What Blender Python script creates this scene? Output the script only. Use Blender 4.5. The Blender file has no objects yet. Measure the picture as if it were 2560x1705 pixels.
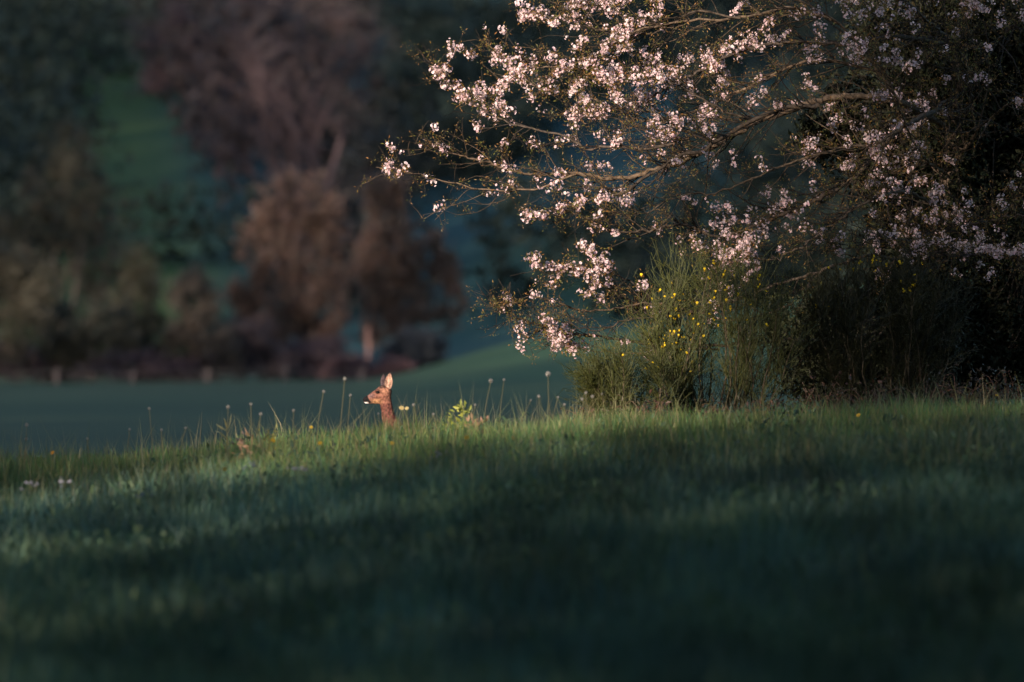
import bpy, math, random
import numpy as np
from mathutils import Vector, Matrix

random.seed(7)
rng = np.random.default_rng(7)
SC = bpy.context.scene
COL = SC.collection

# ------------------------------------------------------------------ camera
PXR = 36.0 / 400.0 / 2560.0          # radians per photograph pixel (400 mm lens)
cam_data = bpy.data.cameras.new("camera")
cam = bpy.data.objects.new("camera", cam_data)
COL.objects.link(cam)
cam.location = (0, 0, 0)
cam.rotation_euler = (math.radians(90), 0, 0)
cam_data.lens = 400
cam_data.sensor_width = 36
cam_data.clip_start = 0.5
cam_data.clip_end = 6000
cam_data.dof.use_dof = True
cam_data.dof.focus_distance = 92.0
cam_data.dof.aperture_fstop = 3.2
SC.camera = cam

# ------------------------------------------------------------------ light
AZ = math.radians(30)                 # sun stands behind the viewer, to the left
EL = math.radians(10)
world = bpy.data.worlds.new("World")
SC.world = world
world.use_nodes = True
nt = world.node_tree
for n in list(nt.nodes):
    nt.nodes.remove(n)
sky = nt.nodes.new("ShaderNodeTexSky")
sky.sky_type = 'NISHITA'
sky.sun_disc = False
sky.sun_elevation = EL
sky.sun_rotation = math.radians(180) + AZ
sky.ozone_density = 1.8
bg = nt.nodes.new("ShaderNodeBackground")
bg.inputs['Strength'].default_value = 0.15
wo = nt.nodes.new("ShaderNodeOutputWorld")
nt.links.new(sky.outputs[0], bg.inputs[0])
nt.links.new(bg.outputs[0], wo.inputs[0])

sd = bpy.data.lights.new("sun", 'SUN')
sd.energy = 5.0
sd.angle = math.radians(0.5)
sd.color = (1.0, 0.82, 0.66)
sun = bpy.data.objects.new("sun", sd)
COL.objects.link(sun)
SUN_D = Vector((math.sin(AZ) * math.cos(EL), math.cos(AZ) * math.cos(EL), -math.sin(EL)))
sun.rotation_euler = SUN_D.to_track_quat('-Z', 'Y').to_euler()
sun.location = (-60, -100, 60)

SC.view_settings.view_transform = 'Standard'
SC.view_settings.look = 'None'
SC.view_settings.gamma = 1.0
SC.view_settings.use_curve_mapping = False
SC.view_settings.exposure = 1.2
SC.render.engine = 'CYCLES'
SC.cycles.use_denoising = True
SC.cycles.max_bounces = 6
SC.cycles.transparent_max_bounces = 4

# ------------------------------------------------------------------ helpers
def P(px, py, Y):
    """point at distance Y that the photograph shows at pixel (px, py)"""
    return np.array([(px - 1280) * PXR * Y, Y, -(py - 852.5) * PXR * Y])

def S(t):
    t = np.clip(t, 0, 1)
    return t * t * (3 - 2 * t)

def vnoise(x, y, seed=0):
    """smooth value noise in two dimensions"""
    x = np.asarray(x, float); y = np.asarray(y, float)
    xi = np.floor(x).astype(np.int64); yi = np.floor(y).astype(np.int64)
    xf = x - xi; yf = y - yi
    def h(a, b):
        n = (a * 374761393 + b * 668265263 + seed * 1442695041) & 0x7fffffff
        n = ((n ^ (n >> 13)) * 1274126177) & 0x7fffffff
        n = n ^ (n >> 16)
        return (n & 0xffff) / 65535.0
    u = xf * xf * (3 - 2 * xf); v = yf * yf * (3 - 2 * yf)
    return (h(xi, yi) * (1 - u) + h(xi + 1, yi) * u) * (1 - v) + (h(xi, yi + 1) * (1 - u) + h(xi + 1, yi + 1) * u) * v

def fbm(x, y, seed=0, octv=3):
    r = 0; a = 0.5; s = 0
    for k in range(octv):
        r = r + a * vnoise(np.asarray(x) * 2 ** k, np.asarray(y) * 2 ** k, seed + k * 17); s += a; a *= 0.5
    return r / s

class Geo:
    """collects vertices, faces and vertex colours; builds ONE mesh"""
    def __init__(self):
        self.v = []; self.f4 = []; self.f3 = []; self.c = []; self.n = 0
    def add(self, verts, quads=None, tris=None, col=(1, 1, 1)):
        verts = np.asarray(verts, float).reshape(-1, 3)
        if quads is not None and len(quads): self.f4.append(np.asarray(quads, np.int64).reshape(-1, 4) + self.n)
        if tris is not None and len(tris): self.f3.append(np.asarray(tris, np.int64).reshape(-1, 3) + self.n)
        c = np.asarray(col, float)
        if c.ndim == 1: c = np.tile(c, (len(verts), 1))
        self.v.append(verts); self.c.append(c); self.n += len(verts)
    def mesh(self, name, mat, smooth=False):
        me = bpy.data.meshes.new(name)
        V = np.concatenate(self.v) if self.v else np.zeros((0, 3))
        C = np.concatenate(self.c)
        F4 = np.concatenate(self.f4) if self.f4 else np.zeros((0, 4), np.int64)
        F3 = np.concatenate(self.f3) if self.f3 else np.zeros((0, 3), np.int64)
        me.vertices.add(len(V)); me.vertices.foreach_set('co', V.astype(np.float32).ravel())
        nl = F4.size + F3.size
        me.loops.add(nl)
        me.loops.foreach_set('vertex_index', np.concatenate([F4.ravel(), F3.ravel()]).astype(np.int32))
        npoly = len(F4) + len(F3)
        me.polygons.add(npoly)
        st = np.concatenate([np.arange(len(F4)) * 4, F4.size + np.arange(len(F3)) * 3])
        me.polygons.foreach_set('loop_start', st.astype(np.int32))
        me.polygons.foreach_set('use_smooth', np.full(npoly, smooth))
        at = me.color_attributes.new('Col', 'FLOAT_COLOR', 'POINT')
        at.data.foreach_set('color', np.concatenate([C, np.ones((len(C), 1))], 1).astype(np.float32).ravel())
        me.update(calc_edges=True)
        me.validate()
        me.materials.append(mat)
        return me
    def obj(self, name, mat, parent=None, smooth=False):
        o = bpy.data.objects.new(name, self.mesh(name, mat, smooth))
        COL.objects.link(o)
        if parent is not None: o.parent = parent
        return o

def tag(o, label=None, cat=None, group=None, kind=None):
    if label: o['label'] = label
    if cat: o['category'] = cat
    if group: o['group'] = group
    if kind: o['kind'] = kind
    return o

def empty(name, loc=(0, 0, 0)):
    """thing root; parts keep world coordinates through the inverse offset"""
    o = bpy.data.objects.new(name, None)
    COL.objects.link(o)
    o.location = tuple(float(a) for a in loc)
    o.empty_display_size = 0.1
    return o

def shifted(geo, loc):
    loc = np.asarray(loc, float)
    geo.v = [a - loc for a in geo.v]
    return geo

def part(geo, name, mat, root, smooth=False):
    """world-space geometry becomes a part of root"""
    w = Vector((0, 0, 0)); r = root
    while r is not None:
        w += r.location; r = r.parent
    return shifted(geo, w).obj(name, mat, root, smooth)

def tubes(geo, pts, rad, sides=4, col=(1, 1, 1)):
    """pts (N,P,3), rad (N,P): N tubes at once, closed to a point-like end"""
    pts = np.asarray(pts, float); rad = np.asarray(rad, float)
    if pts.ndim == 2: pts = pts[None]; rad = rad[None]
    N, Pn, _ = pts.shape
    T = np.gradient(pts, axis=1)
    T /= np.linalg.norm(T, axis=2, keepdims=True) + 1e-9
    ref = np.where(np.abs(T[..., 1:2]) > 0.8, np.array([1.0, 0, 0]), np.array([0, 1.0, 0]))
    A = np.cross(T, ref); A /= np.linalg.norm(A, axis=2, keepdims=True) + 1e-9
    B = np.cross(T, A)
    ang = np.arange(sides) * 2 * np.pi / sides
    V = pts[:, :, None] + rad[:, :, None, None] * (A[:, :, None] * np.cos(ang)[:, None] + B[:, :, None] * np.sin(ang)[:, None])
    idx = np.arange(N * Pn * sides).reshape(N, Pn, sides)
    a = idx[:, :-1]; b = idx[:, 1:]
    q = np.stack([a, np.roll(a, -1, 2), np.roll(b, -1, 2), b], -1).reshape(-1, 4)
    c = np.asarray(col, float)
    if c.ndim == 2: c = np.repeat(c, Pn * sides, 0)
    geo.add(V, quads=q, col=c)

def catmull(pts, n):
    pts = np.asarray(pts, float)
    p = np.vstack([2 * pts[0] - pts[1], pts, 2 * pts[-1] - pts[-2]])
    out = []
    t = np.linspace(0, len(pts) - 1 - 1e-6, n)
    i = t.astype(int); f = (t - i)[:, None]
    p0, p1, p2, p3 = p[i], p[i + 1], p[i + 2], p[i + 3]
    return 0.5 * (2 * p1 + (p2 - p0) * f + (2 * p0 - 5 * p1 + 4 * p2 - p3) * f ** 2 + (3 * p1 - p0 - 3 * p2 + p3) * f ** 3)

def unit(v):
    v = np.asarray(v, float)
    return v / (np.linalg.norm(v, axis=-1, keepdims=True) + 1e-9)

def rdir(n):
    return unit(rng.normal(size=(n, 3)))

def leaves(geo, pos, length, width, col, updir=None, fold=0.25):
    """N leaf blades: two triangles folded along the midrib"""
    pos = np.asarray(pos, float); N = len(pos)
    d = rdir(N) if updir is None else unit(updir)
    s = unit(np.cross(d, rdir(N)))
    nrm = np.cross(d, s)
    L = np.broadcast_to(np.asarray(length, float), (N,))[:, None]
    W = np.broadcast_to(np.asarray(width, float), (N,))[:, None]
    a = pos; b = pos + d * L * 0.5 + s * W * 0.5 + nrm * W * fold
    c = pos + d * L; e = pos + d * L * 0.5 - s * W * 0.5 + nrm * W * fold
    V = np.stack([a, b, c, e], 1)
    k = np.arange(N)[:, None] * 4
    tri = np.concatenate([k + np.array([[0, 1, 2]]), k + np.array([[0, 2, 3]])])
    cc = np.asarray(col, float)
    if cc.ndim == 2: cc = np.repeat(cc, 4, 0)
    geo.add(V.reshape(-1, 3), tris=tri, col=cc)

def pal(n, cols, jit=0.18):
    """n colours picked from a palette with brightness jitter"""
    cols = np.asarray(cols, float)
    c = cols[rng.integers(0, len(cols), n)]
    return c * (1 + rng.uniform(-jit, jit, (n, 1)))

# ------------------------------------------------------------------ materials
def new_mat(name):
    m = bpy.data.materials.new(name); m.use_nodes = True
    t = m.node_tree
    for n in list(t.nodes): t.nodes.remove(n)
    o = t.nodes.new('ShaderNodeOutputMaterial')
    return m, t, o

def attr_mat(name, rough=0.7, trans=0.0, noise=0.0, nscale=20.0, bump=0.0, spec=0.3, tint=None):
    """takes its colour from the object's own colour attribute"""
    m, t, o = new_mat(name)
    a = t.nodes.new('ShaderNodeAttribute'); a.attribute_name = 'Col'
    b = t.nodes.new('ShaderNodeBsdfPrincipled')
    b.inputs['Roughness'].default_value = rough
    b.inputs['Specular IOR Level'].default_value = spec
    csock = a.outputs['Color']
    if noise or bump:
        tc = t.nodes.new('ShaderNodeTexCoord')
        nz = t.nodes.new('ShaderNodeTexNoise'); nz.inputs['Scale'].default_value = nscale; nz.inputs['Detail'].default_value = 5
        t.links.new(tc.outputs['Object'], nz.inputs['Vector'])
        mp = t.nodes.new('ShaderNodeMapRange')
        mp.inputs['From Min'].default_value = 0.3; mp.inputs['From Max'].default_value = 0.7
        mp.inputs['To Min'].default_value = 1 - noise; mp.inputs['To Max'].default_value = 1 + noise
        t.links.new(nz.outputs['Fac'], mp.inputs['Value'])
        mx = t.nodes.new('ShaderNodeMix'); mx.data_type = 'RGBA'; mx.blend_type = 'MULTIPLY'; mx.inputs['Factor'].default_value = 1
        t.links.new(csock, mx.inputs['A']); t.links.new(mp.outputs['Result'], mx.inputs['B'])
        csock = mx.outputs['Result']
        if bump:
            bp = t.nodes.new('ShaderNodeBump'); bp.inputs['Strength'].default_value = bump; bp.inputs['Distance'].default_value = 0.01
            t.links.new(nz.outputs['Fac'], bp.inputs['Height']); t.links.new(bp.outputs['Normal'], b.inputs['Normal'])
    t.links.new(csock, b.inputs['Base Color'])
    if trans:
        tr = t.nodes.new('ShaderNodeBsdfTranslucent'); t.links.new(csock, tr.inputs['Color'])
        ms = t.nodes.new('ShaderNodeMixShader'); ms.inputs['Fac'].default_value = trans
        t.links.new(b.outputs[0], ms.inputs[1]); t.links.new(tr.outputs[0], ms.inputs[2])
        t.links.new(ms.outputs[0], o.inputs['Surface'])
    else:
        t.links.new(b.outputs[0], o.inputs['Surface'])
    return m

def ground_mat(name, scale, noise=0.35):
    return attr_mat(name, rough=0.95, noise=noise, nscale=scale, spec=0.1)

M_GRASS = attr_mat('grass_blades', rough=0.55, trans=0.4, spec=0.35)
M_LEAF = attr_mat('leaf', rough=0.5, trans=0.3, spec=0.4)
M_DARKLEAF = attr_mat('evergreen_leaf', rough=0.6, trans=0.05, spec=0.12)
M_BARK = attr_mat('bark', rough=0.9, noise=0.6, nscale=28, bump=0.6, spec=0.15)
M_FARBARK = attr_mat('far_bark', rough=0.95, spec=0.1)
M_PETAL = attr_mat('petal', rough=0.6, trans=0.35, spec=0.2)
M_FUR = attr_mat('fur', rough=0.85, noise=0.62, nscale=55, bump=0.8, spec=0.15)
M_WOOD = attr_mat('weathered_wood', rough=0.9, noise=0.3, nscale=8, spec=0.1)
def glossy_mat(name, col, rough):
    m, t, o = new_mat(name)
    b = t.nodes.new('ShaderNodeBsdfPrincipled')
    nz = t.nodes.new('ShaderNodeTexNoise'); nz.inputs['Scale'].default_value = 120
    mx = t.nodes.new('ShaderNodeMix'); mx.data_type = 'RGBA'
    mx.inputs['A'].default_value = (*col, 1); mx.inputs['B'].default_value = (col[0] * 1.6, col[1] * 1.4, col[2] * 1.3, 1)
    t.links.new(nz.outputs['Fac'], mx.inputs['Factor']); t.links.new(mx.outputs['Result'], b.inputs['Base Color'])
    b.inputs['Roughness'].default_value = rough
    t.links.new(b.outputs[0], o.inputs['Surface'])
    return m
M_EYE = glossy_mat('wet_eye', (0.006, 0.004, 0.003), 0.08)

# ------------------------------------------------------------------ terrain
CA, SA = math.cos(AZ), math.sin(AZ)
def ut(x, y):
    return x * CA - y * SA, x * SA + y * CA

def crest(x):
    xx = 7 * np.tanh(x / 7)
    return -0.80 + 0.060 * xx - 0.0052 * xx * xx

def ground_z(x, y):
    x = np.asarray(x, float); y = np.asarray(y, float)
    near = crest(x) - 0.0172 * np.maximum(85 - y, 0) - 0.010 * np.clip(y - 85, 0, 8.2) ** 2 * S((4.5 - x) / 5 + 0.25)
    near = near + (fbm(x * 0.35, y * 0.12, 3) - 0.5) * 0.10
    valley = -1.45 + 0.25 * S((y - 100) / 250) + 0.012 * (x + 2) * S((y - 110) / 200)
    b = S((y - 93) / 14)
    z = near * (1 - b) + valley * b
    # pasture knoll on the right of the valley and the hillside behind
    z = z + (1.35 * S((x + 5.2) / 7) + 4.8 * S((x - 0.5) / 30)) * S((y - 190) / 160)
    hill = 0.083 * np.maximum(y - 395, 0) * S((y - 390) / 60)
    z = z + hill + (fbm(x * 0.03, y * 0.006, 9) - 0.5) * 0.8 * S((y - 380) / 80)
    # hill added left of the valley, out of frame, to shade the background
    u, t = ut(x, y)
    z = z + SHADE_HILL * S((-x - (14 + 0.06 * y)) / 130) * S((-u - 53) / 35)
    return z
SHADE_HILL = 34.0

def terrain_sheet(name, ys, mat, colf, xs_wide):
    g = Geo()
    xs = xs_wide
    X, Y = np.meshgrid(xs, ys)
    Z = ground_z(X, Y)
    V = np.stack([X, Y, Z], -1).reshape(-1, 3)
    nx = len(xs); ny = len(ys)
    i = np.arange(nx * ny).reshape(ny, nx)
    q = np.stack([i[:-1, :-1], i[:-1, 1:], i[1:, 1:], i[1:, :-1]], -1).reshape(-1, 4)
    g.add(V, quads=q, col=colf(V[:, 0], V[:, 1], V[:, 2]))
    o = g.obj(name, mat, smooth=True)
    tag(o, kind='structure')
    return o

xs = np.unique(np.concatenate([np.linspace(-1500, -120, 30), np.linspace(-120, -24, 40), np.linspace(-24, 24, 97), np.linspace(24, 120, 40), np.linspace(120, 1500, 30)]))
ys_m = np.unique(np.concatenate([np.linspace(-800, -60, 12), np.linspace(-60, 40, 26), np.linspace(40, 104, 80)]))
ys_v = np.linspace(104, 392, 90)
ys_h = np.unique(np.concatenate([np.linspace(392, 700, 90), np.linspace(700, 2600, 40)]))

def mix3(a, b, k):
    return np.asarray(a)[None] * (1 - k)[:, None] + np.asarray(b)[None] * k[:, None]

def col_meadow(x, y, z):
    return mix3((0.030, 0.045, 0.018), (0.05, 0.06, 0.025), fbm(x * 0.8, y * 0.5, 21))
def col_valley(x, y, z):
    c = mix3((0.020, 0.041, 0.015), (0.028, 0.051, 0.018), fbm(x * 0.12, y * 0.012, 31))
    c = c * (0.80 + 1.0 * S((x + 5) / 6) * S((y - 190) / 110))[:, None]      # knoll grass coloured lighter to stand for the extra light on it
    return c
def col_hill(x, y, z):
    c = mix3((0.028, 0.052, 0.014), (0.040, 0.068, 0.017), fbm(x * 0.10, y * 0.009, 41))
    # darker blue-green tone to the right of the pasture on the left slope
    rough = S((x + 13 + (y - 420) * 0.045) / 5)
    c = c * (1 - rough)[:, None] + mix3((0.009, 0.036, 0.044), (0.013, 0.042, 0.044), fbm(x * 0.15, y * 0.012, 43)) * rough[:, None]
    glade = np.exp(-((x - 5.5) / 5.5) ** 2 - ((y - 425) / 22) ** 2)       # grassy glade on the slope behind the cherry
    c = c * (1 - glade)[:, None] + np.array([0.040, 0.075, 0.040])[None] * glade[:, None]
    return c

terrain_sheet('meadow', ys_m, ground_mat('meadow_soil', 6.0), col_meadow, xs)
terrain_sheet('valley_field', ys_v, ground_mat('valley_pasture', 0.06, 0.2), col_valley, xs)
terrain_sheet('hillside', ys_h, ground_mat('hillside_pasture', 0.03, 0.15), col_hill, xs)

# ------------------------------------------------------------------ unseen wood added behind and beside the viewer to cast the shade
def wood_density(u, ze):
    """how closed the added wood is across the light (u) and up (ze), shaped to place the shade"""
    T = 0.72 * S((-u - 38.8) / 3.4) + 0.28 * np.exp(-np.maximum(u + 41, 0) / 7)   # thinned to let sun onto the crest
    d = 1 - np.clip(T, 0, 1)
    d = np.maximum(d, (0.95 - 0.15 * S((ze - 15.6) / 1.2) * S((-u - 43.2) / 0.8)) * S((u + 45.2) / 2.2) * S((ze - 14.0) / 0.5))   # dense band added to shade the right of the cherry
    d = np.maximum(d, (0.10 + 0.85 * S((-u - 39.5) / 1.8)) * S((12.85 + 0.62 * S((-u - 43.4) / 2.2) - ze) / 0.9))          # low dense band added to darken the left of the crest
    d = np.maximum(d, S((-u - 52) / 2.5))
    return d

def slope_density(u):
    """the added wood on the left slope: closed to shade the field, thinned to leak sun onto knoll and far trees"""
    return 0.985 - 0.07 * S((-u - 172) / 10) * S((u + 250) / 25) - 0.13 * S((-u - 136) / 8) * S((u + 176) / 8)

g = Geo()
N = 170000
uu = rng.uniform(-92, 34, N); zz = rng.uniform(-3, 31, N)
keep = rng.uniform(size=N) < -np.log(np.maximum(1 - wood_density(uu, zz), 0.007)) / 5.0
uu = uu[keep]; zz = zz[keep]
tt = -6 + rng.normal(0, 2.5, len(uu))
tt = np.where(uu > -14, tt - 14, tt)
pos = np.stack([uu * CA + tt * SA, -uu * SA + tt * CA, zz], 1)
leaves(g, pos, rng.uniform(0.5, 1.1, len(pos)), rng.uniform(0.4, 0.9, len(pos)), pal(len(pos), [(0.04, 0.06, 0.025), (0.05, 0.06, 0.03)]))
# boughs added above and right of the view to darken the near meadow
M = 17000
q = rng.uniform(size=(M, 3))
bp = np.stack([rng.uniform(-18, 24, M), rng.uniform(2, 82, M), np.zeros(M)], 1)
bp[:, 2] = 4.0 + 0.035 * bp[:, 1] + 3.5 * q[:, 2]
kk = (bp[:, 0] > -1.0 + 0.05 * (bp[:, 1] - 40)) | (bp[:, 1] < 34) | (bp[:, 0] < -5)
bp = bp[kk & (q[:, 0] < np.where(bp[:, 0] > 1.2 + 0.02 * bp[:, 1], 0.85, 0.0))]
# no bough hangs into the light that reaches the crest, the deer and the cherry
bu, bt = ut(bp[:, 0], bp[:, 1])
bp = bp[~((bu > -53) & (bu < -37.0))]
leaves(g, bp, rng.uniform(0.6, 1.2, len(bp)), rng.uniform(0.5, 0.9, len(bp)), pal(len(bp), [(0.04, 0.06, 0.025)]))
# leaf wall added out of frame on the right to block sky light
M = 14000
ey = rng.uniform(30, 84, M); ex = 0.047 * ey + 4.6 + 8 * rng.uniform(size=M) ** 1.4
ez = ground_z(ex, ey) + rng.uniform(0, 11, M)
leaves(g, np.stack([ex, ey, ez], 1), rng.uniform(0.5, 1.0, M), rng.uniform(0.4, 0.8, M), pal(M, [(0.04, 0.05, 0.022)]))
# unseen wood added on the left slope to shade the valley and hillside
N = 52000
uu = rng.uniform(-330, -54, N)
tt = 109 - 0.45 * (uu + 190) + rng.normal(0, 4, N)
x = uu * CA + tt * SA; y = -uu * SA + tt * CA
zz = ground_z(x, y) * 0 + rng.uniform(10, 78, N)
gz = ground_z(x, y)
keep = (rng.uniform(size=N) < slope_density(uu) ** 2) & (zz > gz - 1) & (zz < gz + 70)
dens = -np.log(1 - slope_density(uu) + 0.005) / 5.3
keep = (rng.uniform(size=N) < dens) & (zz > gz - 1)
pos = np.stack([x, y, zz], 1)[keep]
leaves(g, pos, rng.uniform(1.3, 2.6, len(pos)), rng.uniform(1.2, 2.2, len(pos)), pal(len(pos), [(0.04, 0.06, 0.025), (0.05, 0.06, 0.03)]))
wd = g.obj('added_shade_woods', M_DARKLEAF)
tag(wd, 'unseen leafy wood added behind and beside the viewer and along the left slope, shaped to shade the scene', 'added_shade_woods', kind='stuff')

# ------------------------------------------------------------------ scrub wood covering the hillside
def hill_hit(px, py):
    Y = np.linspace(398, 1500, 300)
    x = (px[:, None] - 1280) * PXR * Y; z = -(py[:, None] - 852.5) * PXR * Y
    hit = ground_z(x, np.broadcast_to(Y, x.shape)) >= z
    k = np.where(hit.any(1), hit.argmax(1), 299)
    yy = Y[k]; xx = (px - 1280) * PXR * yy
    return np.stack([xx, yy, ground_z(xx, yy)], 1)
g = Geo()
px = rng.uniform(-900, 3200, 5000); py = rng.uniform(-150, 800, 5000)
fx = px / 1.0872; fy = py / 1.0872
edge = 285 + (fy - 60) * 0.70                     # the pasture on the left slope ends along this line
dn = fbm(px / 160, py / 120, 55)
keep = ((fx > edge) & (dn > 0.40)) | ((fy < 40 + 30 * dn) & (fx < 330)) | (np.abs(fx - edge) < 12)
pasture = ((fx - 400) / 290) ** 2 + ((fy - 400) / 270) ** 2
keep |= (fx <= edge) & (rng.uniform(size=len(px)) < S((pasture - 0.35) / 1.3)) & (fy < 620)  # scrub put in to darken the slope towards its upper left
keep &= ~((fx > 1230) & (fx < 1760) & (fy > 270) & (fy < 560) & (rng.uniform(size=len(px)) < 0.85))
keep &= ~((fx > 880) & (fy > 430) & (fx < 1420) & (rng.uniform(size=len(px)) < 0.75))
px = px[keep]; py = py[keep]; fx = fx[keep]; fy = fy[keep]; edge = edge[keep]
c0 = hill_hit(px, py)
R0 = rng.uniform(0.8, 2.4, len(c0)) * (c0[:, 1] / 500)
k = 46
d = rdir(len(c0) * k) * rng.uniform(0.3, 1, (len(c0) * k, 1)) ** 0.5
p = np.repeat(c0, k, 0) + d * np.repeat(R0, k)[:, None] * np.array([1, 1, 1.1]) + np.repeat(np.stack([0 * R0, 0 * R0, R0 * 0.8], 1), k, 0)
warm = np.clip(1 - np.abs(fx - 600) / 420, 0, 1) * (fx > edge - 15)
cc = np.array([0.014, 0.022, 0.019]) * (1 - warm)[:, None] + np.array([0.036, 0.024, 0.027]) * warm[:, None]
cc = cc * rng.uniform(0.6, 1.4, (len(cc), 1))
leaves(g, p, rng.uniform(0.3, 0.8, len(p)), rng.uniform(0.2, 0.5, len(p)), np.repeat(cc, k, 0))
tag(g.obj('hillside_wood', M_DARKLEAF), 'dark murky scrub wood covering the far hillside, spread over the left slope to darken it', 'wood', kind='stuff')

# ------------------------------------------------------------------ far trees
def lobe_points(lobes, n, Y, clump=0.25, shell=0.35):
    """n points spread in clumps through lobes given in photograph pixels (cx, cy, rx, ry[, weight])"""
    w = np.array([l[2] * l[3] for l in lobes], float); w /= w.sum()
    out = []
    for l, k in zip(lobes, rng.multinomial(n, w)):
        if k == 0: continue
        c = P(l[0], l[1], Y); rx = l[2] * PXR * Y; rz = l[3] * PXR * Y
        nc = max(6, k // 60)
        d = rdir(nc) * (rng.uniform(shell, 1, (nc, 1)) ** 0.6)
        cc = c + d * np.array([rx, rx * 0.8, rz]) * 0.9
        idx = rng.integers(0, nc, k)
        out.append(cc[idx] + rng.normal(size=(k, 3)) * clump * np.array([rx, rx, rz]) * 0.6)
    return np.concatenate(out)

def fan_branches(geo, start, ends, r0, col, npts=7, jit=0.06, sides=4):
    start = np.asarray(start); ends = np.asarray(ends); n = len(ends)
    if start.ndim == 1: start = np.tile(start, (n, 1))
    t = np.linspace(0, 1, npts)[None, :, None]
    L = np.linalg.norm(ends - start, axis=1)[:, None, None]
    side = rdir(n)[:, None] * L * 0.12
    pts = start[:, None] * (1 - t) + ends[:, None] * t + side * np.sin(np.pi * t) + rng.normal(size=(n, npts, 3)) * jit * L * 0.25 * t
    r0 = np.broadcast_to(np.asarray(r0, float), (n,))
    rad = r0[:, None] * (1 - 0.8 * np.linspace(0, 1, npts)[None])
    tubes(geo, pts, rad, sides, col)
    return pts

def far_tree(name, label, cat, base, fork, Y, lobes, leafcols, n, leaf, bark_trunk, tr=0.16, ntw=0, twcol=None, nlimb=26, trunk_mid=None, group=None, twr=0.018, stems=1):
    b = P(base[0], base[1], Y); b[2] = min(b[2], float(ground_z(b[0], b[1])) - 0.05)
    root = empty(name, b)
    tag(root, label, cat, group)
    f = P(fork[0], fork[1], Y)
    g = Geo(); bark = bark_trunk if bark_trunk[0] < 0.3 else (0.11, 0.075, 0.065)
    for k in range(stems):
        off = np.array([(k - (stems - 1) / 2) * 0.35, rng.uniform(-0.3, 0.3), 0])
        mid = (b + f) / 2 + off * 1.5 + rng.normal(size=3) * 0.08
        ctl = [b + off * 0.4, mid, f + off * 3 + np.array([0, 0, rng.uniform(-0.2, 0.5)])]
        pts = catmull(ctl, 12)
        tubes(g, pts, np.linspace(tr, tr * 0.55, 12), 8, bark_trunk)
    part(g, 'trunk', M_FARBARK, root, True)['kind'] = 'stuff' if stems > 1 else 'thing'
    g = Geo()
    ends = lobe_points(lobes, nlimb, Y, 0.05, 0.5)
    start = f + (b - f) * rng.uniform(0, 0.35, (nlimb, 1)) + np.array([1, 0, 0]) * rng.normal(0, 0.18 * stems, (nlimb, 1))
    bp = fan_branches(g, start, ends, tr * 0.35, bark, 8)
    part(g, 'limbs', M_FARBARK, root, True)['kind'] = 'stuff'
    g = Geo()
    if ntw:
        st = bp.reshape(-1, 3)[rng.integers(0, bp.shape[0] * bp.shape[1], ntw)]
        en = lobe_points(lobes, ntw, Y, 0.22, 0.2)
        # every twig starts on the limb point nearest to its end
        al = bp[:, 2:].reshape(-1, 3)
        for s in range(0, ntw, 400):
            d = ((en[s:s + 400, None] - al[None]) ** 2).sum(2)
            st[s:s + 400] = al[d.argmin(1)]
        fan_branches(g, st, en, rng.uniform(0.6, 1.4, ntw) * twr, pal(ntw, twcol), 5, 0.25, 3)
    if n:
        p = lobe_points(lobes, n, Y, 0.25)
        leaves(g, p, rng.uniform(0.7, 1.4, n) * leaf, rng.uniform(0.5, 0.9, n) * leaf, pal(n, leafcols, 0.25))
    part(g, 'crown', M_LEAF, root)['kind'] = 'stuff'
    return root

BROWN = [(0.135, 0.078, 0.062), (0.112, 0.068, 0.056), (0.085, 0.062, 0.048)]
GREYTW = [(0.20, 0.145, 0.135), (0.16, 0.115, 0.11), (0.13, 0.10, 0.085)]
BK = (0.15, 0.11, 0.095)
F = 1.0872  # pixels of the 2354-wide view to photograph pixels
def FL(*ls): return [tuple(a * F for a in l) for l in ls]
def FP(x, y): return (x * F, y * F)

far_tree('round_tree', 'broad brown round-headed tree beyond the valley field, left of the pale trunk', 'tree', FP(690, 860), FP(690, 700), 378,
         FL((690, 470, 105, 80), (610, 570, 75, 95), (740, 580, 85, 115), (625, 690, 95, 95), (730, 725, 75, 75), (565, 670, 42, 75), (690, 780, 90, 55)), BROWN, 7500, 0.17, (0.11, 0.075, 0.065), 0.14, 1900, [(0.13, 0.080, 0.068), (0.10, 0.066, 0.058)], 40, twr=0.02)
far_tree('lit_trunk_tree', 'brown tree with a trunk coloured pale pink as if sunlit beyond the deer', 'tree', FP(843, 832), FP(846, 768), 374,
         FL((885, 490, 62, 95), (925, 435, 34, 40), (960, 600, 72, 95), (870, 620, 62, 105), (1018, 600, 40, 75), (1042, 690, 30, 85), (960, 745, 75, 60), (880, 735, 50, 50)), BROWN, 6500, 0.16, (0.48, 0.27, 0.235), 0.10, 1600, [(0.13, 0.080, 0.068), (0.10, 0.066, 0.058)], 36, twr=0.02)  # pale pink of the trunk is sunlight put into its colour
far_tree('tall_bare_tree', 'tall bare tree with several greyish stems rising high above the round brown tree', 'tree', FP(695, 560), FP(700, 280), 440,
         FL((690, 90, 200, 120), (520, 160, 150, 140), (830, 110, 90, 140), (560, 300, 130, 95), (620, 10, 230, 80), (790, 260, 80, 60), (700, 200, 120, 80)), [(0.08, 0.05, 0.05), (0.07, 0.05, 0.045)], 2500, 0.13, (0.095, 0.066, 0.072), 0.17, 1900, [(0.07, 0.05, 0.054), (0.06, 0.043, 0.047)], 46, stems=4, twr=0.024)
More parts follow.
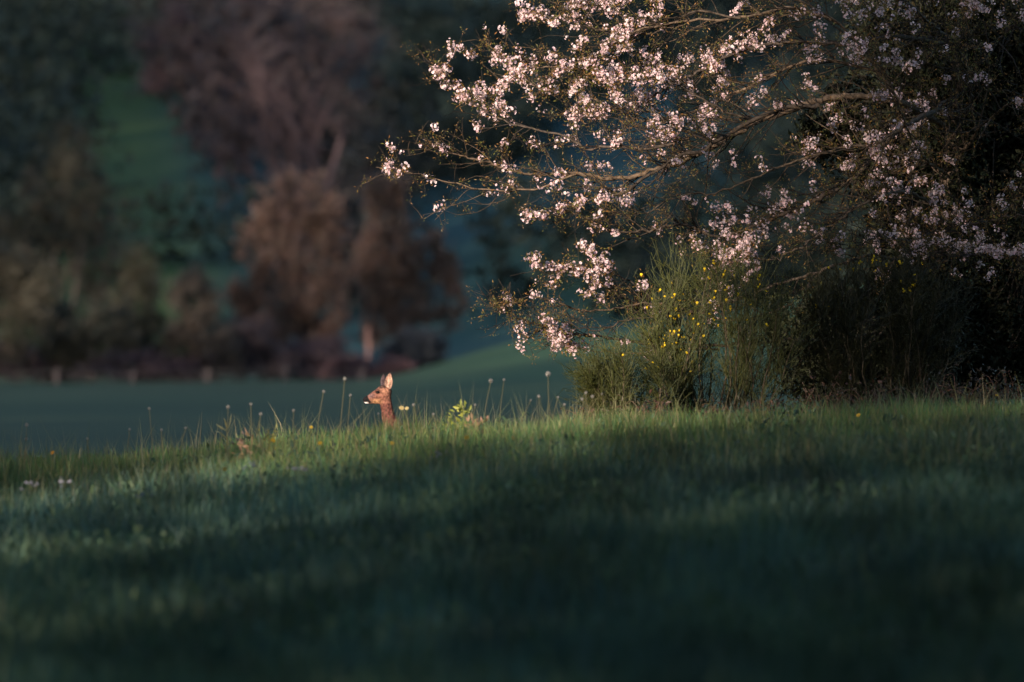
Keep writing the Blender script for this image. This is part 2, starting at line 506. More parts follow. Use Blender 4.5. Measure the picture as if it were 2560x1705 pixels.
far_tree('pale_stemmed_tree', 'bare tree with upright pale stems near the left edge beyond the field', 'tree', FP(150, 860), FP(160, 560), 392,
         FL((150, 430, 120, 140), (220, 540, 110, 140), (60, 540, 90, 130), (170, 330, 80, 70), (270, 680, 100, 100), (60, 680, 100, 110)), [(0.042, 0.038, 0.024), (0.038, 0.036, 0.022)], 6000, 0.14, (0.065, 0.055, 0.047), 0.11, 1500, [(0.055, 0.047, 0.038), (0.05, 0.043, 0.032)], 36, stems=4, twr=0.02)
far_tree('dark_wood_tree', 'dark leafless tree on the upper hillside in the top left corner', 'tree', FP(230, 160), FP(230, 70), 640,
         FL((230, -10, 170, 90), (330, 90, 80, 110), (100, -30, 120, 60)), [(0.05, 0.035, 0.035)], 7000, 0.28, (0.05, 0.04, 0.04), 0.25, 800, [(0.06, 0.045, 0.05)], 30, twr=0.04)
far_tree('dark_wood_tree', 'purple brown bare tree on the slope left of the tall grey-stemmed tree', 'tree', FP(400, 330), FP(400, 200), 560,
         FL((400, 120, 100, 120), (380, 220, 70, 90), (460, 240, 80, 100), (440, 330, 60, 60), (520, 390, 50, 50)), [(0.085, 0.05, 0.055)], 6000, 0.2, (0.08, 0.055, 0.06), 0.2, 900, [(0.10, 0.065, 0.075)], 26, twr=0.03)
far_tree('blue_green_tree', 'dark blue-green tree on the slope right of the tall bare tree', 'tree', FP(930, 400), FP(930, 290), 520,
         FL((930, 200, 80, 120), (860, 290, 60, 60), (1000, 110, 80, 100), (950, 40, 100, 60)), [(0.025, 0.045, 0.045), (0.03, 0.05, 0.045)], 9000, 0.24, (0.05, 0.045, 0.045), 0.2)
far_tree('hill_top_tree', 'blurred brown tree high on the hillside behind the top blossom branches', 'tree', FP(1420, 140), FP(1420, 60), 600,
         FL((1400, -20, 140, 90), (1560, 20, 120, 80), (1700, 0, 150, 90)), [(0.07, 0.05, 0.05)], 8000, 0.25, (0.07, 0.055, 0.05), 0.25, 700, [(0.08, 0.06, 0.06)], 30, twr=0.035)
far_tree('hill_top_tree', 'dark tree mass on the hillside behind the right of the cherry crown', 'tree', FP(1960, 420), FP(1960, 300), 560,
         FL((1960, 200, 160, 190), (2120, 160, 180, 190), (1830, 90, 120, 110)), [(0.035, 0.035, 0.028)], 12000, 0.25, (0.06, 0.05, 0.045), 0.25, 600, [(0.06, 0.05, 0.05)], 30, twr=0.035)

hedge = [
    ('low olive hawthorn bush in the hedge at the far left edge', (40, 870), (40, 800), [(40, 720, 90, 120), (0, 640, 70, 80)], [(0.05, 0.045, 0.03)]),
    ('dark bush in the hedge below the pale-stemmed tree', (210, 870), (210, 810), [(210, 770, 100, 80), (160, 800, 70, 50)], [(0.038, 0.038, 0.028)]),
    ('olive brown bush in the hedge right of the pale-stemmed tree', (320, 870), (320, 800), [(310, 690, 60, 110), (340, 790, 70, 60)], [(0.06, 0.052, 0.034), (0.048, 0.052, 0.03)]),
    ('grey brown bush between the pale-stemmed tree and the round brown tree', (440, 870), (440, 800), [(440, 710, 55, 90), (460, 800, 80, 60)], [(0.06, 0.048, 0.04)]),
    ('dark plum bush at the left foot of the round brown tree', (560, 875), (560, 830), [(550, 800, 80, 65), (600, 830, 70, 40)], [(0.065, 0.045, 0.05)]),
    ('dark plum bush under the round brown tree', (720, 878), (720, 840), [(720, 830, 90, 48), (790, 845, 60, 32)], [(0.065, 0.042, 0.05)]),
    ('reddish brown bramble heap right of the pale pink trunk', (840, 885), (840, 855), [(800, 855, 50, 30), (895, 858, 60, 26), (850, 868, 60, 18)], [(0.10, 0.055, 0.06)]),
    ('dark shrub at the right foot of the pale-trunked tree', (960, 870), (960, 840), [(950, 810, 60, 45)], [(0.03, 0.035, 0.045)]),
    ('low plum-coloured hedge shrub at the left field edge', (110, 875), (110, 840), [(100, 840, 110, 36), (10, 830, 70, 40)], [(0.06, 0.04, 0.05)]),
    ('low plum-coloured hedge shrub below the olive bush', (360, 875), (360, 845), [(330, 845, 120, 32), (450, 850, 80, 28)], [(0.062, 0.04, 0.048)]),
]
for k, (lab, b, f, lb, cols) in enumerate(hedge):
    far_tree('hedge_bush', lab, 'bush', FP(*b), FP(*f), 366 + (k % 3) * 1.5, FL(*[(a, b_, c * 1.25, d * 1.2) for a, b_, c, d in lb]), cols, 4200, 0.15, (0.09, 0.07, 0.06), 0.05, 260, [tuple(c * 1.2 for c in cols[0])], 14, group='bushes of the hedge beyond the field', twr=0.014)

# fence along the hedge foot
fr = empty('fence', P(515, 960, 358)); tag(fr, 'low wooden post and wire fence along the foot of the far hedge', 'fence')
gw = Geo()
xs_f = [-50, 140, 331, 518, 712, 905]
tops = []
for k, px in enumerate(xs_f):
    p = P(px, 930, 358); gz = float(ground_z(p[0], p[1]))
    g = Geo(); h = 0.40 + 0.08 * math.sin(k * 2.1)
    tubes(g, np.array([[p[0], p[1], gz - 0.2], [p[0] + 0.02, p[1], gz + h * 0.6], [p[0] + 0.03, p[1], gz + h], [p[0] + 0.03, p[1], gz + h + 0.04]]), np.array([0.06, 0.06, 0.05, 0.02]), 8, (0.065, 0.053, 0.055))
    part(g, 'post', M_WOOD, fr)
    tops.append((p[0] + 0.03, p[1] - 0.06, gz + h))
for a, b in zip(tops[:-1], tops[1:]):
    for dz in (-0.06, -0.28):
        t = np.linspace(0, 1, 6)[:, None]
        pts = np.array(a) * (1 - t) + np.array(b) * t + np.array([0, 0, dz]); pts[:, 2] -= 0.04 * np.sin(np.pi * t[:, 0])
        tubes(gw, pts, np.full(6, 0.004), 3, (0.2, 0.2, 0.2))
part(gw, 'wire', M_WOOD, fr)

# ------------------------------------------------------------------ evergreens behind the cherry
def leafy_mass(name, label, cat, Y, base, lobes, cols, n, leaf, mat, bark=(0.07, 0.055, 0.045), clump=0.22, ntw=250, tr=0.08):
    b = P(base[0], base[1], Y); b[2] = float(ground_z(b[0], b[1]))
    root = empty(name, b); tag(root, label, cat)
    g = Geo()
    top = P(lobes[0][0], lobes[0][1], Y)
    tubes(g, catmull([b + np.array([0, 0, -0.1]), (b + top) / 2 + np.array([0.1, 0, 0]), top], 10), np.linspace(tr, tr * 0.4, 10), 8, bark)
    part(g, 'trunk', M_BARK, root, True)
    g = Geo()
    en = lobe_points(lobes, ntw, Y, 0.1, 0.3)
    st = b + (top - b) * rng.uniform(0.25, 1, (ntw, 1))
    fan_branches(g, st, en, 0.010, bark, 7, 0.12, 4)
    part(g, 'limbs', M_BARK, root, True)['kind'] = 'stuff'
    g = Geo()
    p = lobe_points(lobes, n, Y, clump, 0.3)
    d = unit(rdir(n) + np.array([0, 0, -0.3]))
    leaves(g, p, rng.uniform(0.7, 1.3, n) * leaf, rng.uniform(0.4, 0.6, n) * leaf, pal(n, cols, 0.3), d)
    part(g, 'crown', mat, root)['kind'] = 'stuff'
    return root

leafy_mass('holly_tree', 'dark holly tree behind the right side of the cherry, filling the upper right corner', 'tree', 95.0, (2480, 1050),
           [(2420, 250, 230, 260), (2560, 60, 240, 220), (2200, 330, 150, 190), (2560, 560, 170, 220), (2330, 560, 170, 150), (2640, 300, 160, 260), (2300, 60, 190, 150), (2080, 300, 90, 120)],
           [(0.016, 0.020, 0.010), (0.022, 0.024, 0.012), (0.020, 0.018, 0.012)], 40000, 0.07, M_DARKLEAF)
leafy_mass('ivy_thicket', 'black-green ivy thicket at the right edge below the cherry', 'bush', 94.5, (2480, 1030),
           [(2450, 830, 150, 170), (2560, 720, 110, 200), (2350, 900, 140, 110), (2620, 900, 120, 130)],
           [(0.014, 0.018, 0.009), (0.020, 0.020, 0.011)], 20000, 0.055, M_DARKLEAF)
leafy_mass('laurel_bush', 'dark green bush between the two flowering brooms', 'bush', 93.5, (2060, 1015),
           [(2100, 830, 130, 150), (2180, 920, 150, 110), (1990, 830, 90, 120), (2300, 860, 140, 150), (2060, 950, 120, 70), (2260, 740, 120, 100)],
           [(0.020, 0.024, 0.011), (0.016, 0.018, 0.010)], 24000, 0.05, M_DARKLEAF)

# ------------------------------------------------------------------ flowering cherry
YC = 92.0
cb = P(2340, 1010, 94.6); cb[2] = float(ground_z(cb[0], cb[1]))
cherry = empty('cherry_tree', cb)
tag(cherry, 'wild cherry in pale pink blossom spreading its branches left over the broom bushes', 'tree')
g = Geo()
tp = catmull([P(2335, 1035, 94.6), P(2328, 860, 94.6), P(2345, 660, 94.6), P(2372, 430, 94.6), P(2400, 180, 94.6), P(2425, -120, 94.6), P(2430, -420, 94.6)], 40)
tp += rng.normal(size=tp.shape) * 0.008
tubes(g, tp, np.linspace(0.115, 0.03, 40), 10, (0.10, 0.075, 0.055))
part(g, 'trunk', M_BARK, cherry, True)
g = Geo()
N = 9000
ci = rng.integers(0, 40, N); io = rdir(N) * rng.uniform(0.1, 0.32, (N, 1)); io[:, 2] *= 2
leaves(g, tp[ci] + io, rng.uniform(0.03, 0.07, N), rng.uniform(0.025, 0.05, N), pal(N, [(0.016, 0.022, 0.011), (0.024, 0.026, 0.013)], 0.3), unit(io + np.array([0, -0.1, -0.25])))
part(g, 'ivy', M_DARKLEAF, cherry)['kind'] = 'stuff'

LIMBS = [  # photograph pixels from the trunk outwards, radius at the start in mm, depth offset at start and end
    ([(2385, 330), (2250, 255), (2150, 240), (2046, 252), (1900, 302), (1796, 357), (1700, 405), (1640, 422), (1540, 447), (1440, 433), (1360, 437), (1290, 428), (1200, 400), (1120, 380), (1072, 362)], 34, 0.8, -0.5),
    ([(2046, 262), (1960, 272), (1860, 312), (1760, 372), (1690, 395), (1620, 440), (1560, 480), (1480, 500), (1400, 522), (1340, 535), (1310, 543)], 22, 0.3, -0.9),
    ([(1720, 345), (1620, 372), (1540, 366), (1460, 368), (1410, 340), (1330, 322), (1260, 300), (1190, 262), (1130, 212), (1090, 172)], 13, 0.0, 0.4),
    ([(1440, 435), (1350, 468), (1260, 478), (1180, 468), (1100, 450), (1020, 430), (940, 418)], 8, -0.3, -0.5),
    ([(2400, 235), (2320, 285), (2240, 330), (2150, 430), (2080, 480), (2000, 520), (1900, 560), (1800, 592), (1700, 562), (1620, 575), (1540, 582), (1500, 562), (1440, 534), (1390, 527)], 24, 0.6, -0.6),
    ([(2395, 120), (2250, 90), (2120, 110), (1980, 105), (1850, 130), (1720, 190), (1640, 235), (1560, 270), (1490, 280), (1420, 285)], 20, 0.9, 0.6),
    ([(2100, 60), (1980, 20), (1850, 45), (1720, 52), (1600, 76), (1530, 112), (1430, 160), (1350, 168), (1290, 185), (1240, 240)], 13, 0.7, 0.2),
    ([(1850, 45), (1740, 30), (1640, 80), (1560, 78), (1500, 75), (1450, 50), (1360, 40), (1290, 32)], 9, 0.5, 0.7),
    ([(2410, -60), (2200, -60), (2000, -40), (1800, -10), (1650, -15), (1520, 10), (1420, 5)], 14, 0.6, 0.9),
    ([(2200, 180), (2050, 150), (1900, 200), (1800, 250), (1700, 290), (1600, 300), (1500, 255), (1420, 230), (1340, 215), (1250, 140), (1215, 95)], 13, 0.9, 0.9),
    ([(2340, 700), (2200, 640), (2090, 665), (1980, 700), (1860, 740), (1740, 775), (1640, 790), (1560, 742), (1500, 705), (1450, 677), (1380, 665), (1330, 648)], 15, 0.5, -1.2),
    ([(1860, 745), (1750, 782), (1650, 762), (1590, 712), (1530, 680), (1500, 650), (1455, 608)], 8, -0.2, -0.9),
    ([(1980, 760), (1850, 800), (1720, 775), (1620, 758), (1530, 772), (1450, 777), (1390, 752), (1320, 742), (1272, 765)], 9, -0.1, -1.3),
    ([(2335, 800), (2150, 840), (2000, 850), (1800, 862), (1650, 858), (1500, 842), (1400, 828), (1330, 806), (1270, 788), (1230, 758)], 13, 0.4, -1.4),
    ([(1800, 874), (1680, 868), (1560, 850), (1470, 835), (1420, 836), (1350, 812), (1290, 808)], 7, -0.4, -1.3),
    ([(1720, 902), (1600, 886), (1500, 880), (1420, 860), (1375, 828)], 5, -0.5, -1.0),
    ([(1640, 792), (1560, 802), (1500, 825), (1440, 815), (1390, 800), (1340, 800)], 5, -0.8, -1.3),
    ([(2400, 235), (2480, 120), (2560, 40), (2640, -40)], 16, 0.6, 0.2),
    ([(2380, 420), (2460, 310), (2560, 240), (2660, 190)], 16, 0.6, 0.0),
    ([(2360, 520), (2260, 480), (2180, 500), (2080, 560), (2000, 620), (1920, 650), (1850, 640), (1780, 660)], 15, 0.5, -0.6),
    ([(2350, 600), (2440, 560), (2560, 540), (2660, 560)], 13, 0.4, -0.5),
    ([(2250, 255), (2180, 160), (2100, 60), (2000, 0), (1900, -60)], 13, 0.6, 0.0),
    ([(2400, 120), (2330, 60), (2260, 0), (2200, -60)], 13, 0.5, 0.0),
    ([(2350, 570), (2280, 600), (2200, 590), (2120, 620), (2060, 600)], 9, 0.2, -0.8),
    ([(2240, 330), (2180, 360), (2100, 370), (2000, 400), (1900, 440), (1800, 480), (1700, 490), (1620, 530), (1560, 525)], 12, 0.2, -1.0),
    ([(1900, 302), (1820, 280), (1740, 240), (1660, 200), (1580, 190), (1500, 195), (1440, 200)], 9, 0.2, -0.3),
    ([(1796, 357), (1720, 330), (1640, 290), (1570, 250), (1510, 200), (1470, 150)], 8, 0.0, -0.4),
    ([(2372, 440), (2300, 380), (2240, 250), (2200, 120)], 12, 0.3, -0.4),
    ([(2385, 330), (2430, 240), (2400, 120), (2440, 20)], 10, 0.3, -0.6),
    ([(2355, 620), (2420, 640), (2500, 620), (2580, 640)], 9, 0.3, -0.5),
]
spots = []      # (position, outward direction, weight)
LIMBCOL = [(0.10, 0.072, 0.05), (0.062, 0.048, 0.037), (0.052, 0.041, 0.034)]
def curl(start, d0, length, n, bend, wig):
    """one twig: starts along d0, bends, wiggles"""
    pts = [np.array(start)]; d = unit(d0); st = length / (n - 1)
    for k in range(n - 1):
        d = unit(d + bend / (n - 1) + rng.normal(size=3) * wig)
        pts.append(pts[-1] + d * st)
    return np.array(pts)

for li, (pp, r0, d0, d1) in enumerate(LIMBS):
    n = len(pp); ds = np.linspace(d0, d1, n)
    if pp[0][0] > 2325: ds[0] = 2.6; ds[1] = max(ds[1], 1.0)
    ctl = np.array([P(a, b, YC + dd) for (a, b), dd in zip(pp, ds)])
    L = np.linalg.norm(np.diff(ctl, axis=0), axis=1).sum()
    m = max(12, int(L / 0.06))
    pts = catmull(ctl, m)
    pts[1:-1] += rng.normal(size=(m - 2, 3)) * 0.007
    g = Geo()
    s = np.linspace(0, 1, m)
    rad = 0.001 * (0.8 * r0 * (1 - s) ** 0.8 + 2.6) * (1 + 0.06 * rng.normal(size=m))
    lc = np.array(LIMBCOL[li % 3])
    tubes(g, pts, rad, 6, lc)
    br = part(g, 'branch', M_BARK, cherry, True)
    # side branches and twigs of this branch
    g = Geo(); tan = unit(np.gradient(pts, axis=0))
    low = 10 <= li <= 16
    nb = int(L * (8 if low else 17))
    for k in range(nb):
        f = rng.uniform(0.06, 1.0) ** (1.0 if low else 1.25); i = min(m - 1, int(f * m))
        if pts[i][0] < 0.6 and not low and rng.uniform() < 0.35: continue
        ln = rng.uniform(0.18, 0.85) * (1.2 - 0.92 * f) * (0.65 if low else 1.0)
        d = unit(tan[i] * 0.8 + rdir(1)[0] * np.array([0.9, 0.8, 0.9]) + np.array([-0.25, 0, 0.05]))
        tw = curl(pts[i], d, ln, 9, np.array([-0.25, 0, rng.uniform(-0.1, 0.5)]), 0.13)
        rr = min(rad[i] * 0.55, 0.0065)
        tubes(g, tw, np.linspace(rr, 0.0018, 9), 4, lc * rng.uniform(0.35, 0.85))
        tt2 = unit(np.gradient(tw, axis=0))
        for q in range(rng.integers(2, 5)):
            j = rng.integers(2, 9)
            d = unit(tt2[j] * 0.7 + rdir(1)[0] * 0.9)
            t2 = curl(tw[j], d, rng.uniform(0.06, 0.26), 5, np.array([-0.1, 0, 0.3]), 0.15)
            tubes(g, t2, np.linspace(0.0028, 0.0012, 5), 3, lc * rng.uniform(0.3, 0.75))
            spots.append((t2[-1], t2[-1] - t2[-2], 0.55)); spots.append((t2[2], t2[3] - t2[2], 0.25))
        spots.append((tw[-1], tw[-1] - tw[-2], 0.7)); spots.append((tw[6], tw[7] - tw[6], 0.35)); spots.append((tw[4], tw[5] - tw[4], 0.25))
    for k in range(int(L * 9)):
        i = int(m * (1 - rng.uniform() ** 1.6 * 0.75)) - 1
        o = rdir(1)[0] * 0.03
        spots.append((pts[i] + o, o, (3.2 if pts[i][0] < 0.75 else 1.6) if i > m * 0.62 else 0.35))
    if pts[-1][0] < 0.8:          # the tips towards the left always carry blossom
        for k in range(6):
            i = int(m * (1 - 0.34 * rng.uniform() ** 1.3)) - 1; o = rdir(1)[0] * 0.022
            spots.append((pts[i] + o, o, 45.0))
    part(g, 'twigs', M_BARK, br, True)['kind'] = 'stuff'

def cluster_mesh(seed, nf, nl):
    """flowers on short stalks and bronze young leaves, all joined at the spur"""
    r = np.random.default_rng(seed)
    V = [np.zeros(3)]; cc = [np.array([0.12, 0.09, 0.04])]; tri = []
    for k in range(nf):
        d = unit(r.normal(size=3)); c = d * r.uniform(0.016, 0.042)
        s = unit(np.cross(d, r.normal(size=3))); t = np.cross(d, s)
        R = r.uniform(0.011, 0.0155); op = r.uniform(0.1, 0.8)
        pink = r.uniform(0, 1)
        pc = np.array([0.90, 0.83 - 0.16 * pink, 0.85 - 0.11 * pink]) * r.uniform(0.78, 1.0)
        ic = len(V); V.append(c); cc.append(pc * np.array([0.85, 0.62, 0.55]))
        V.append(c * 0.5 + s * 0.0012); cc.append(np.array([0.14, 0.14, 0.04])); tri.append((0, ic + 1, ic))
        for q in range(5):
            a = q * 2 * np.pi / 5; w = 0.6
            def pt(rr, ang, up): return c + (s * np.cos(ang) + t * np.sin(ang)) * rr + d * up
            b = len(V)
            V += [pt(R * 0.75, a - w, op * R * 0.5), pt(R, a, op * R * 0.6), pt(R * 0.75, a + w, op * R * 0.5)]
            cc += [pc, pc, pc]; tri += [(ic, b, b + 1), (ic, b + 1, b + 2)]
    p = r.normal(size=(nl, 3)) * 0.018
    for k in range(nl):
        d = unit(p[k] + r.normal(size=3) * 0.015); s = unit(np.cross(d, r.normal(size=3))); nn = np.cross(d, s)
        Ln = r.uniform(0.018, 0.036); W = Ln * 0.36
        cl = np.array([(0.22, 0.105, 0.03), (0.17, 0.115, 0.03), (0.24, 0.13, 0.045), (0.12, 0.115, 0.025)][r.integers(0, 4)])
        b = len(V); e = p[k]
        V += [e, e + d * Ln * 0.5 + s * W * 0.5 + nn * W * .3, e + d * Ln, e + d * Ln * 0.5 - s * W * 0.5 + nn * W * .3, e * 0.6 + s * 0.001]
        cc += [cl] * 5; tri += [(b, b + 1, b + 2), (b, b + 2, b + 3), (0, b + 4, b)]
    g = Geo(); g.add(np.array(V), tris=np.array(tri), col=np.array(cc))
    return g

CL = [cluster_mesh(100 + k, nf, nl) for k, (nf, nl) in enumerate([(7, 3), (6, 4), (5, 5), (6, 3), (4, 5), (3, 7)])]
LV = [cluster_mesh(200 + k, 0, 7) for k in range(3)]
CLM = [c.mesh('blossom_cluster', M_PETAL) for c in CL]

sp = np.array([s[0] for s in spots]); sw = np.array([s[2] for s in spots])
px = sp[:, 0] / sp[:, 1] / PXR + 1280; py = -sp[:, 2] / sp[:, 1] / PXR + 852.5
# blossom comes in drifts, most of it towards the outer (left) end of the branches
drift = vnoise(px / 60, py / 50, 5) * 0.6 + vnoise(px / 130, py / 110, 8) * 0.7
sw = sw * np.clip((drift - 0.46) * 3.6, 0.05, 1.6)
sw *= np.where(px < 1500, 1.05, np.where((px < 1950) & (py < 600), 1.4, 1.0)) * np.where(px > 1750, 1.7, 1.0)
sw *= np.where((px > 1640) & (py > 640), 0.45, 1.0)
sel = rng.uniform(size=len(sp)) < sw * 0.15
sp_b = sp[sel]; pxb = px[sel]; pyb = py[sel]
print('blossom clusters', len(sp_b), 'of', len(sp))
rep = rng.integers(1, 7, len(sp_b))
sp_b = np.repeat(sp_b, rep, 0) + rng.normal(size=(rep.sum(), 3)) * np.where(np.repeat(rep, rep) > 1, 0.020, 0.0)[:, None]
pxb = np.repeat(pxb, rep); pyb = np.repeat(pyb, rep)
size = rng.uniform(0.6, 1.1, len(sp_b))
size *= np.where(pxb > 1900, 0.9, 1.0)
inside = (pxb > 880) & (pxb < 2540) & (pyb > 0) & (pyb < 900)
score = size + np.where(pxb < 1900, 0.4, 0) + np.where(inside, 1, -5) - (sp_b[:, 1] - 92) * 0.15
order = np.argsort(-score)
def randrot():
    q = rng.normal(size=4); q /= np.linalg.norm(q)
    w, x, y, z = q
    return np.array([[1 - 2 * (y * y + z * z), 2 * (x * y - z * w), 2 * (x * z + y * w)], [2 * (x * y + z * w), 1 - 2 * (x * x + z * z), 2 * (y * z - x * w)], [2 * (x * z - y * w), 2 * (y * z + x * w), 1 - 2 * (x * x + y * y)]])
gs = Geo()
for rank, i in enumerate(order):
    k = int(rng.integers(0, len(CL))); R = randrot()
    if rank < 300:
        o = bpy.data.objects.new('blossom_cluster', CLM[k])
        COL.objects.link(o); o.parent = cherry
        o.matrix_local = Matrix.Translation(Vector(sp_b[i] - cb)) @ Matrix(R.tolist()).to_4x4() @ Matrix.Scale(float(size[i]), 4)
    else:
        c = CL[k]
        V = np.concatenate(c.v) @ R.T * size[i] + sp_b[i]
        gs.add(V, tris=np.concatenate(c.f3), col=np.concatenate(c.c))
o = part(gs, 'blossom', M_PETAL, cherry); o['kind'] = 'stuff'
gl = Geo()
for i in np.nonzero(rng.uniform(size=len(sp)) < 0.34)[0]:
    c = LV[int(rng.integers(0, 3))]; R = randrot()
    gl.add(np.concatenate(c.v) @ R.T * rng.uniform(0.6, 1.1) + sp[i], tris=np.concatenate(c.f3), col=np.concatenate(c.c) * rng.uniform(0.7, 1.1))
o = part(gl, 'young_leaves', M_LEAF, cherry); o['kind'] = 'stuff'

# ------------------------------------------------------------------ broom bushes with yellow flowers
def pea_flower():
    g = Geo(); c = (0.75, 0.52, 0.02); c2 = (0.70, 0.42, 0.015)
    # upright standard petal, two wings and a keel
    g.add([(0, 0, 0), (-.006, .002, .006), (-.004, .003, .012), (.004, .003, .012), (.006, .002, .006)], tris=[(0, 1, 2), (0, 2, 3), (0, 3, 4)], col=c)
    for s in (-1, 1):
        g.add([(0, 0, 0), (s * .004, -.004, .001), (s * .003, -.011, .000), (s * .0005, -.010, .003)], tris=[(0, 1, 2), (0, 2, 3)], col=c2)
    g.add([(0, 0, 0), (.002, -.005, -.003), (0, -.010, -.002), (-.002, -.005, -.003)], tris=[(0, 1, 2), (0, 2, 3)], col=c2)
    return g
PEA = pea_flower().mesh('yellow_flower', M_PETAL)

def broom(label, Y, base, tips, nstem, nshoot, shoot, flowers, lean=(0, 0, 1), cols=((0.052, 0.062, 0.015), (0.036, 0.045, 0.012), (0.070, 0.075, 0.020)), fsz=1.5):
    b = P(base[0], base[1], Y); b[2] = float(ground_z(b[0], b[1])) - 0.02
    root = empty('broom_bush', b); tag(root, label, 'bush', 'flowering broom bushes')
    g = Geo(); allp = []
    for k in range(nstem):
        c = tips[k % len(tips)]
        e = P(c[0] + rng.normal(0, 18), c[1] + rng.normal(0, 18), Y + rng.normal(0, 0.28))
        st = b + np.array([rng.normal(0, 0.05), rng.normal(0, 0.05), 0])
        mid = st * 0.5 + e * 0.5 + np.array([0.10 * np.sign(e[0] - st[0]), rng.normal(0, 0.05), -0.05]) + rng.normal(size=3) * 0.04
        pts = catmull([st, mid, e], 14); pts[2:] += rng.normal(size=(12, 3)) * 0.008
        g = Geo()
        tubes(g, pts, np.linspace(0.011, 0.003, 14), 5, (0.075, 0.06, 0.04))
        part(g, 'stem', M_BARK, root, True)
        allp.append(pts)
    g = Geo(); allp = np.array(allp)
    N = nshoot
    si = rng.integers(0, nstem, N); f = 1 - 0.62 * rng.uniform(size=N) ** 1.3
    ji = np.minimum(13, (f * 13).astype(int))
    st = allp[si, ji]; tang = allp[si, ji] - allp[si, np.maximum(ji - 1, 0)]
    d = unit(unit(tang) * 0.8 + rdir(N) * 1.15 + np.array(lean) * 0.3)
    Ls = rng.uniform(0.35, 1.0, N) * shoot
    t = np.linspace(0, 1, 6)[None, :, None]
    bend = np.array(lean)[None] * 0.45 + rng.normal(size=(N, 3)) * 0.16
    pts = st[:, None] + d[:, None] * t * Ls[:, None, None] + bend[:, None] * t ** 2 * Ls[:, None, None]
    tubes(g, pts, np.tile(np.linspace(0.0030, 0.0014, 6), (N, 1)), 3, pal(N, cols, 0.3))
    # fine side shoots
    N2 = N * 5
    si2 = rng.integers(0, N, N2); j2 = rng.integers(1, 6, N2)
    s2 = pts[si2, j2]; d2 = unit(d[si2] * 0.8 + rdir(N2) * 0.7 + np.array(lean) * 0.3)
    L2 = rng.uniform(0.03, 0.12, N2)
    t = np.linspace(0, 1, 3)[None, :, None]
    p2 = s2[:, None] + d2[:, None] * t * L2[:, None, None]
    tubes(g, p2, np.tile(np.linspace(0.0022, 0.0012, 3), (N2, 1)), 3, pal(N2, cols, 0.3))
    o = part(g, 'green_shoots', M_LEAF, root); o['kind'] = 'stuff'
    g = Geo()
    N3 = N * 9
    si3 = rng.integers(0, N, N3); j3 = rng.integers(1, 6, N3)
    leaves(g, pts[si3, j3] + rng.normal(size=(N3, 3)) * 0.012, rng.uniform(0.008, 0.018, N3), rng.uniform(0.004, 0.008, N3), pal(N3, [tuple(1.25 * q for q in c_) for c_ in cols], 0.3))
    o = part(g, 'leaves', M_LEAF, root); o['kind'] = 'stuff'
    # flowers, each a part
    fp = pts[:, 2:].reshape(-1, 3)
    fx = fp[:, 0] / fp[:, 1] / PXR + 1280; fy = -fp[:, 2] / fp[:, 1] / PXR + 852.5
    for (cx, cy, sx, sy, n) in flowers:
        w = np.exp(-((fx - cx) / sx) ** 2 - ((fy - cy) / sy) ** 2 - (fp[:, 1] - Y) * 3.0)
        w = w / w.sum()
        for i in rng.choice(len(fp), n, p=w):
            o = bpy.data.objects.new('yellow_flower', PEA)
            COL.objects.link(o); o.parent = root
            o.matrix_local = Matrix.Translation(Vector(fp[i] - b) + Vector((rng.normal() * .01, -0.015, rng.normal() * .01))) @ Matrix.Rotation(rng.uniform(-1, 1), 4, 'Z') @ Matrix.Rotation(rng.uniform(-.6, .6), 4, 'X') @ Matrix.Scale(rng.uniform(0.75, 1.3) * fsz, 4)
    return root

broom('large upright broom bush with scattered yellow flowers below the lowest cherry branches', 90.6, (1790, 1015),
      [(1640, 760), (1690, 720), (1740, 690), (1790, 660), (1840, 680), (1890, 720), (1940, 770), (1600, 830), (1660, 850), (1760, 800), (1850, 800), (1980, 820), (1720, 880)],
      44, 1250, 0.36, [(1690, 800, 60, 90, 60), (1760, 690, 60, 60, 6), (1815, 710, 20, 30, 7), (1905, 715, 20, 15, 6), (1820, 770, 60, 60, 14), (1700, 850, 50, 40, 12)])
broom('small low broom bush leaning left in front of the large broom', 89.4, (1640, 1018),
      [(1470, 925), (1500, 910), (1540, 900), (1590, 900), (1640, 910), (1490, 945), (1560, 930)],
      22, 900, 0.20, [(1630, 900, 40, 20, 4)], lean=(-0.35, 0, 0.9))
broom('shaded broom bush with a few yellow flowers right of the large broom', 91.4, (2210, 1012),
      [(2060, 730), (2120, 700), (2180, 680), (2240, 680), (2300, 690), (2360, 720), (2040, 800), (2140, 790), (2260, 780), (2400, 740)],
      34, 1300, 0.32, [(2110, 672, 20, 14, 3), (2165, 665, 20, 14, 6), (2200, 655, 14, 14, 4), (2250, 665, 20, 16, 4), (2275, 700, 18, 20, 9), (2300, 690, 40, 40, 5), (2080, 770, 30, 20, 2)], cols=((0.024, 0.027, 0.009), (0.018, 0.022, 0.008), (0.032, 0.032, 0.011)))  # darker shoot colours put shade into this bush

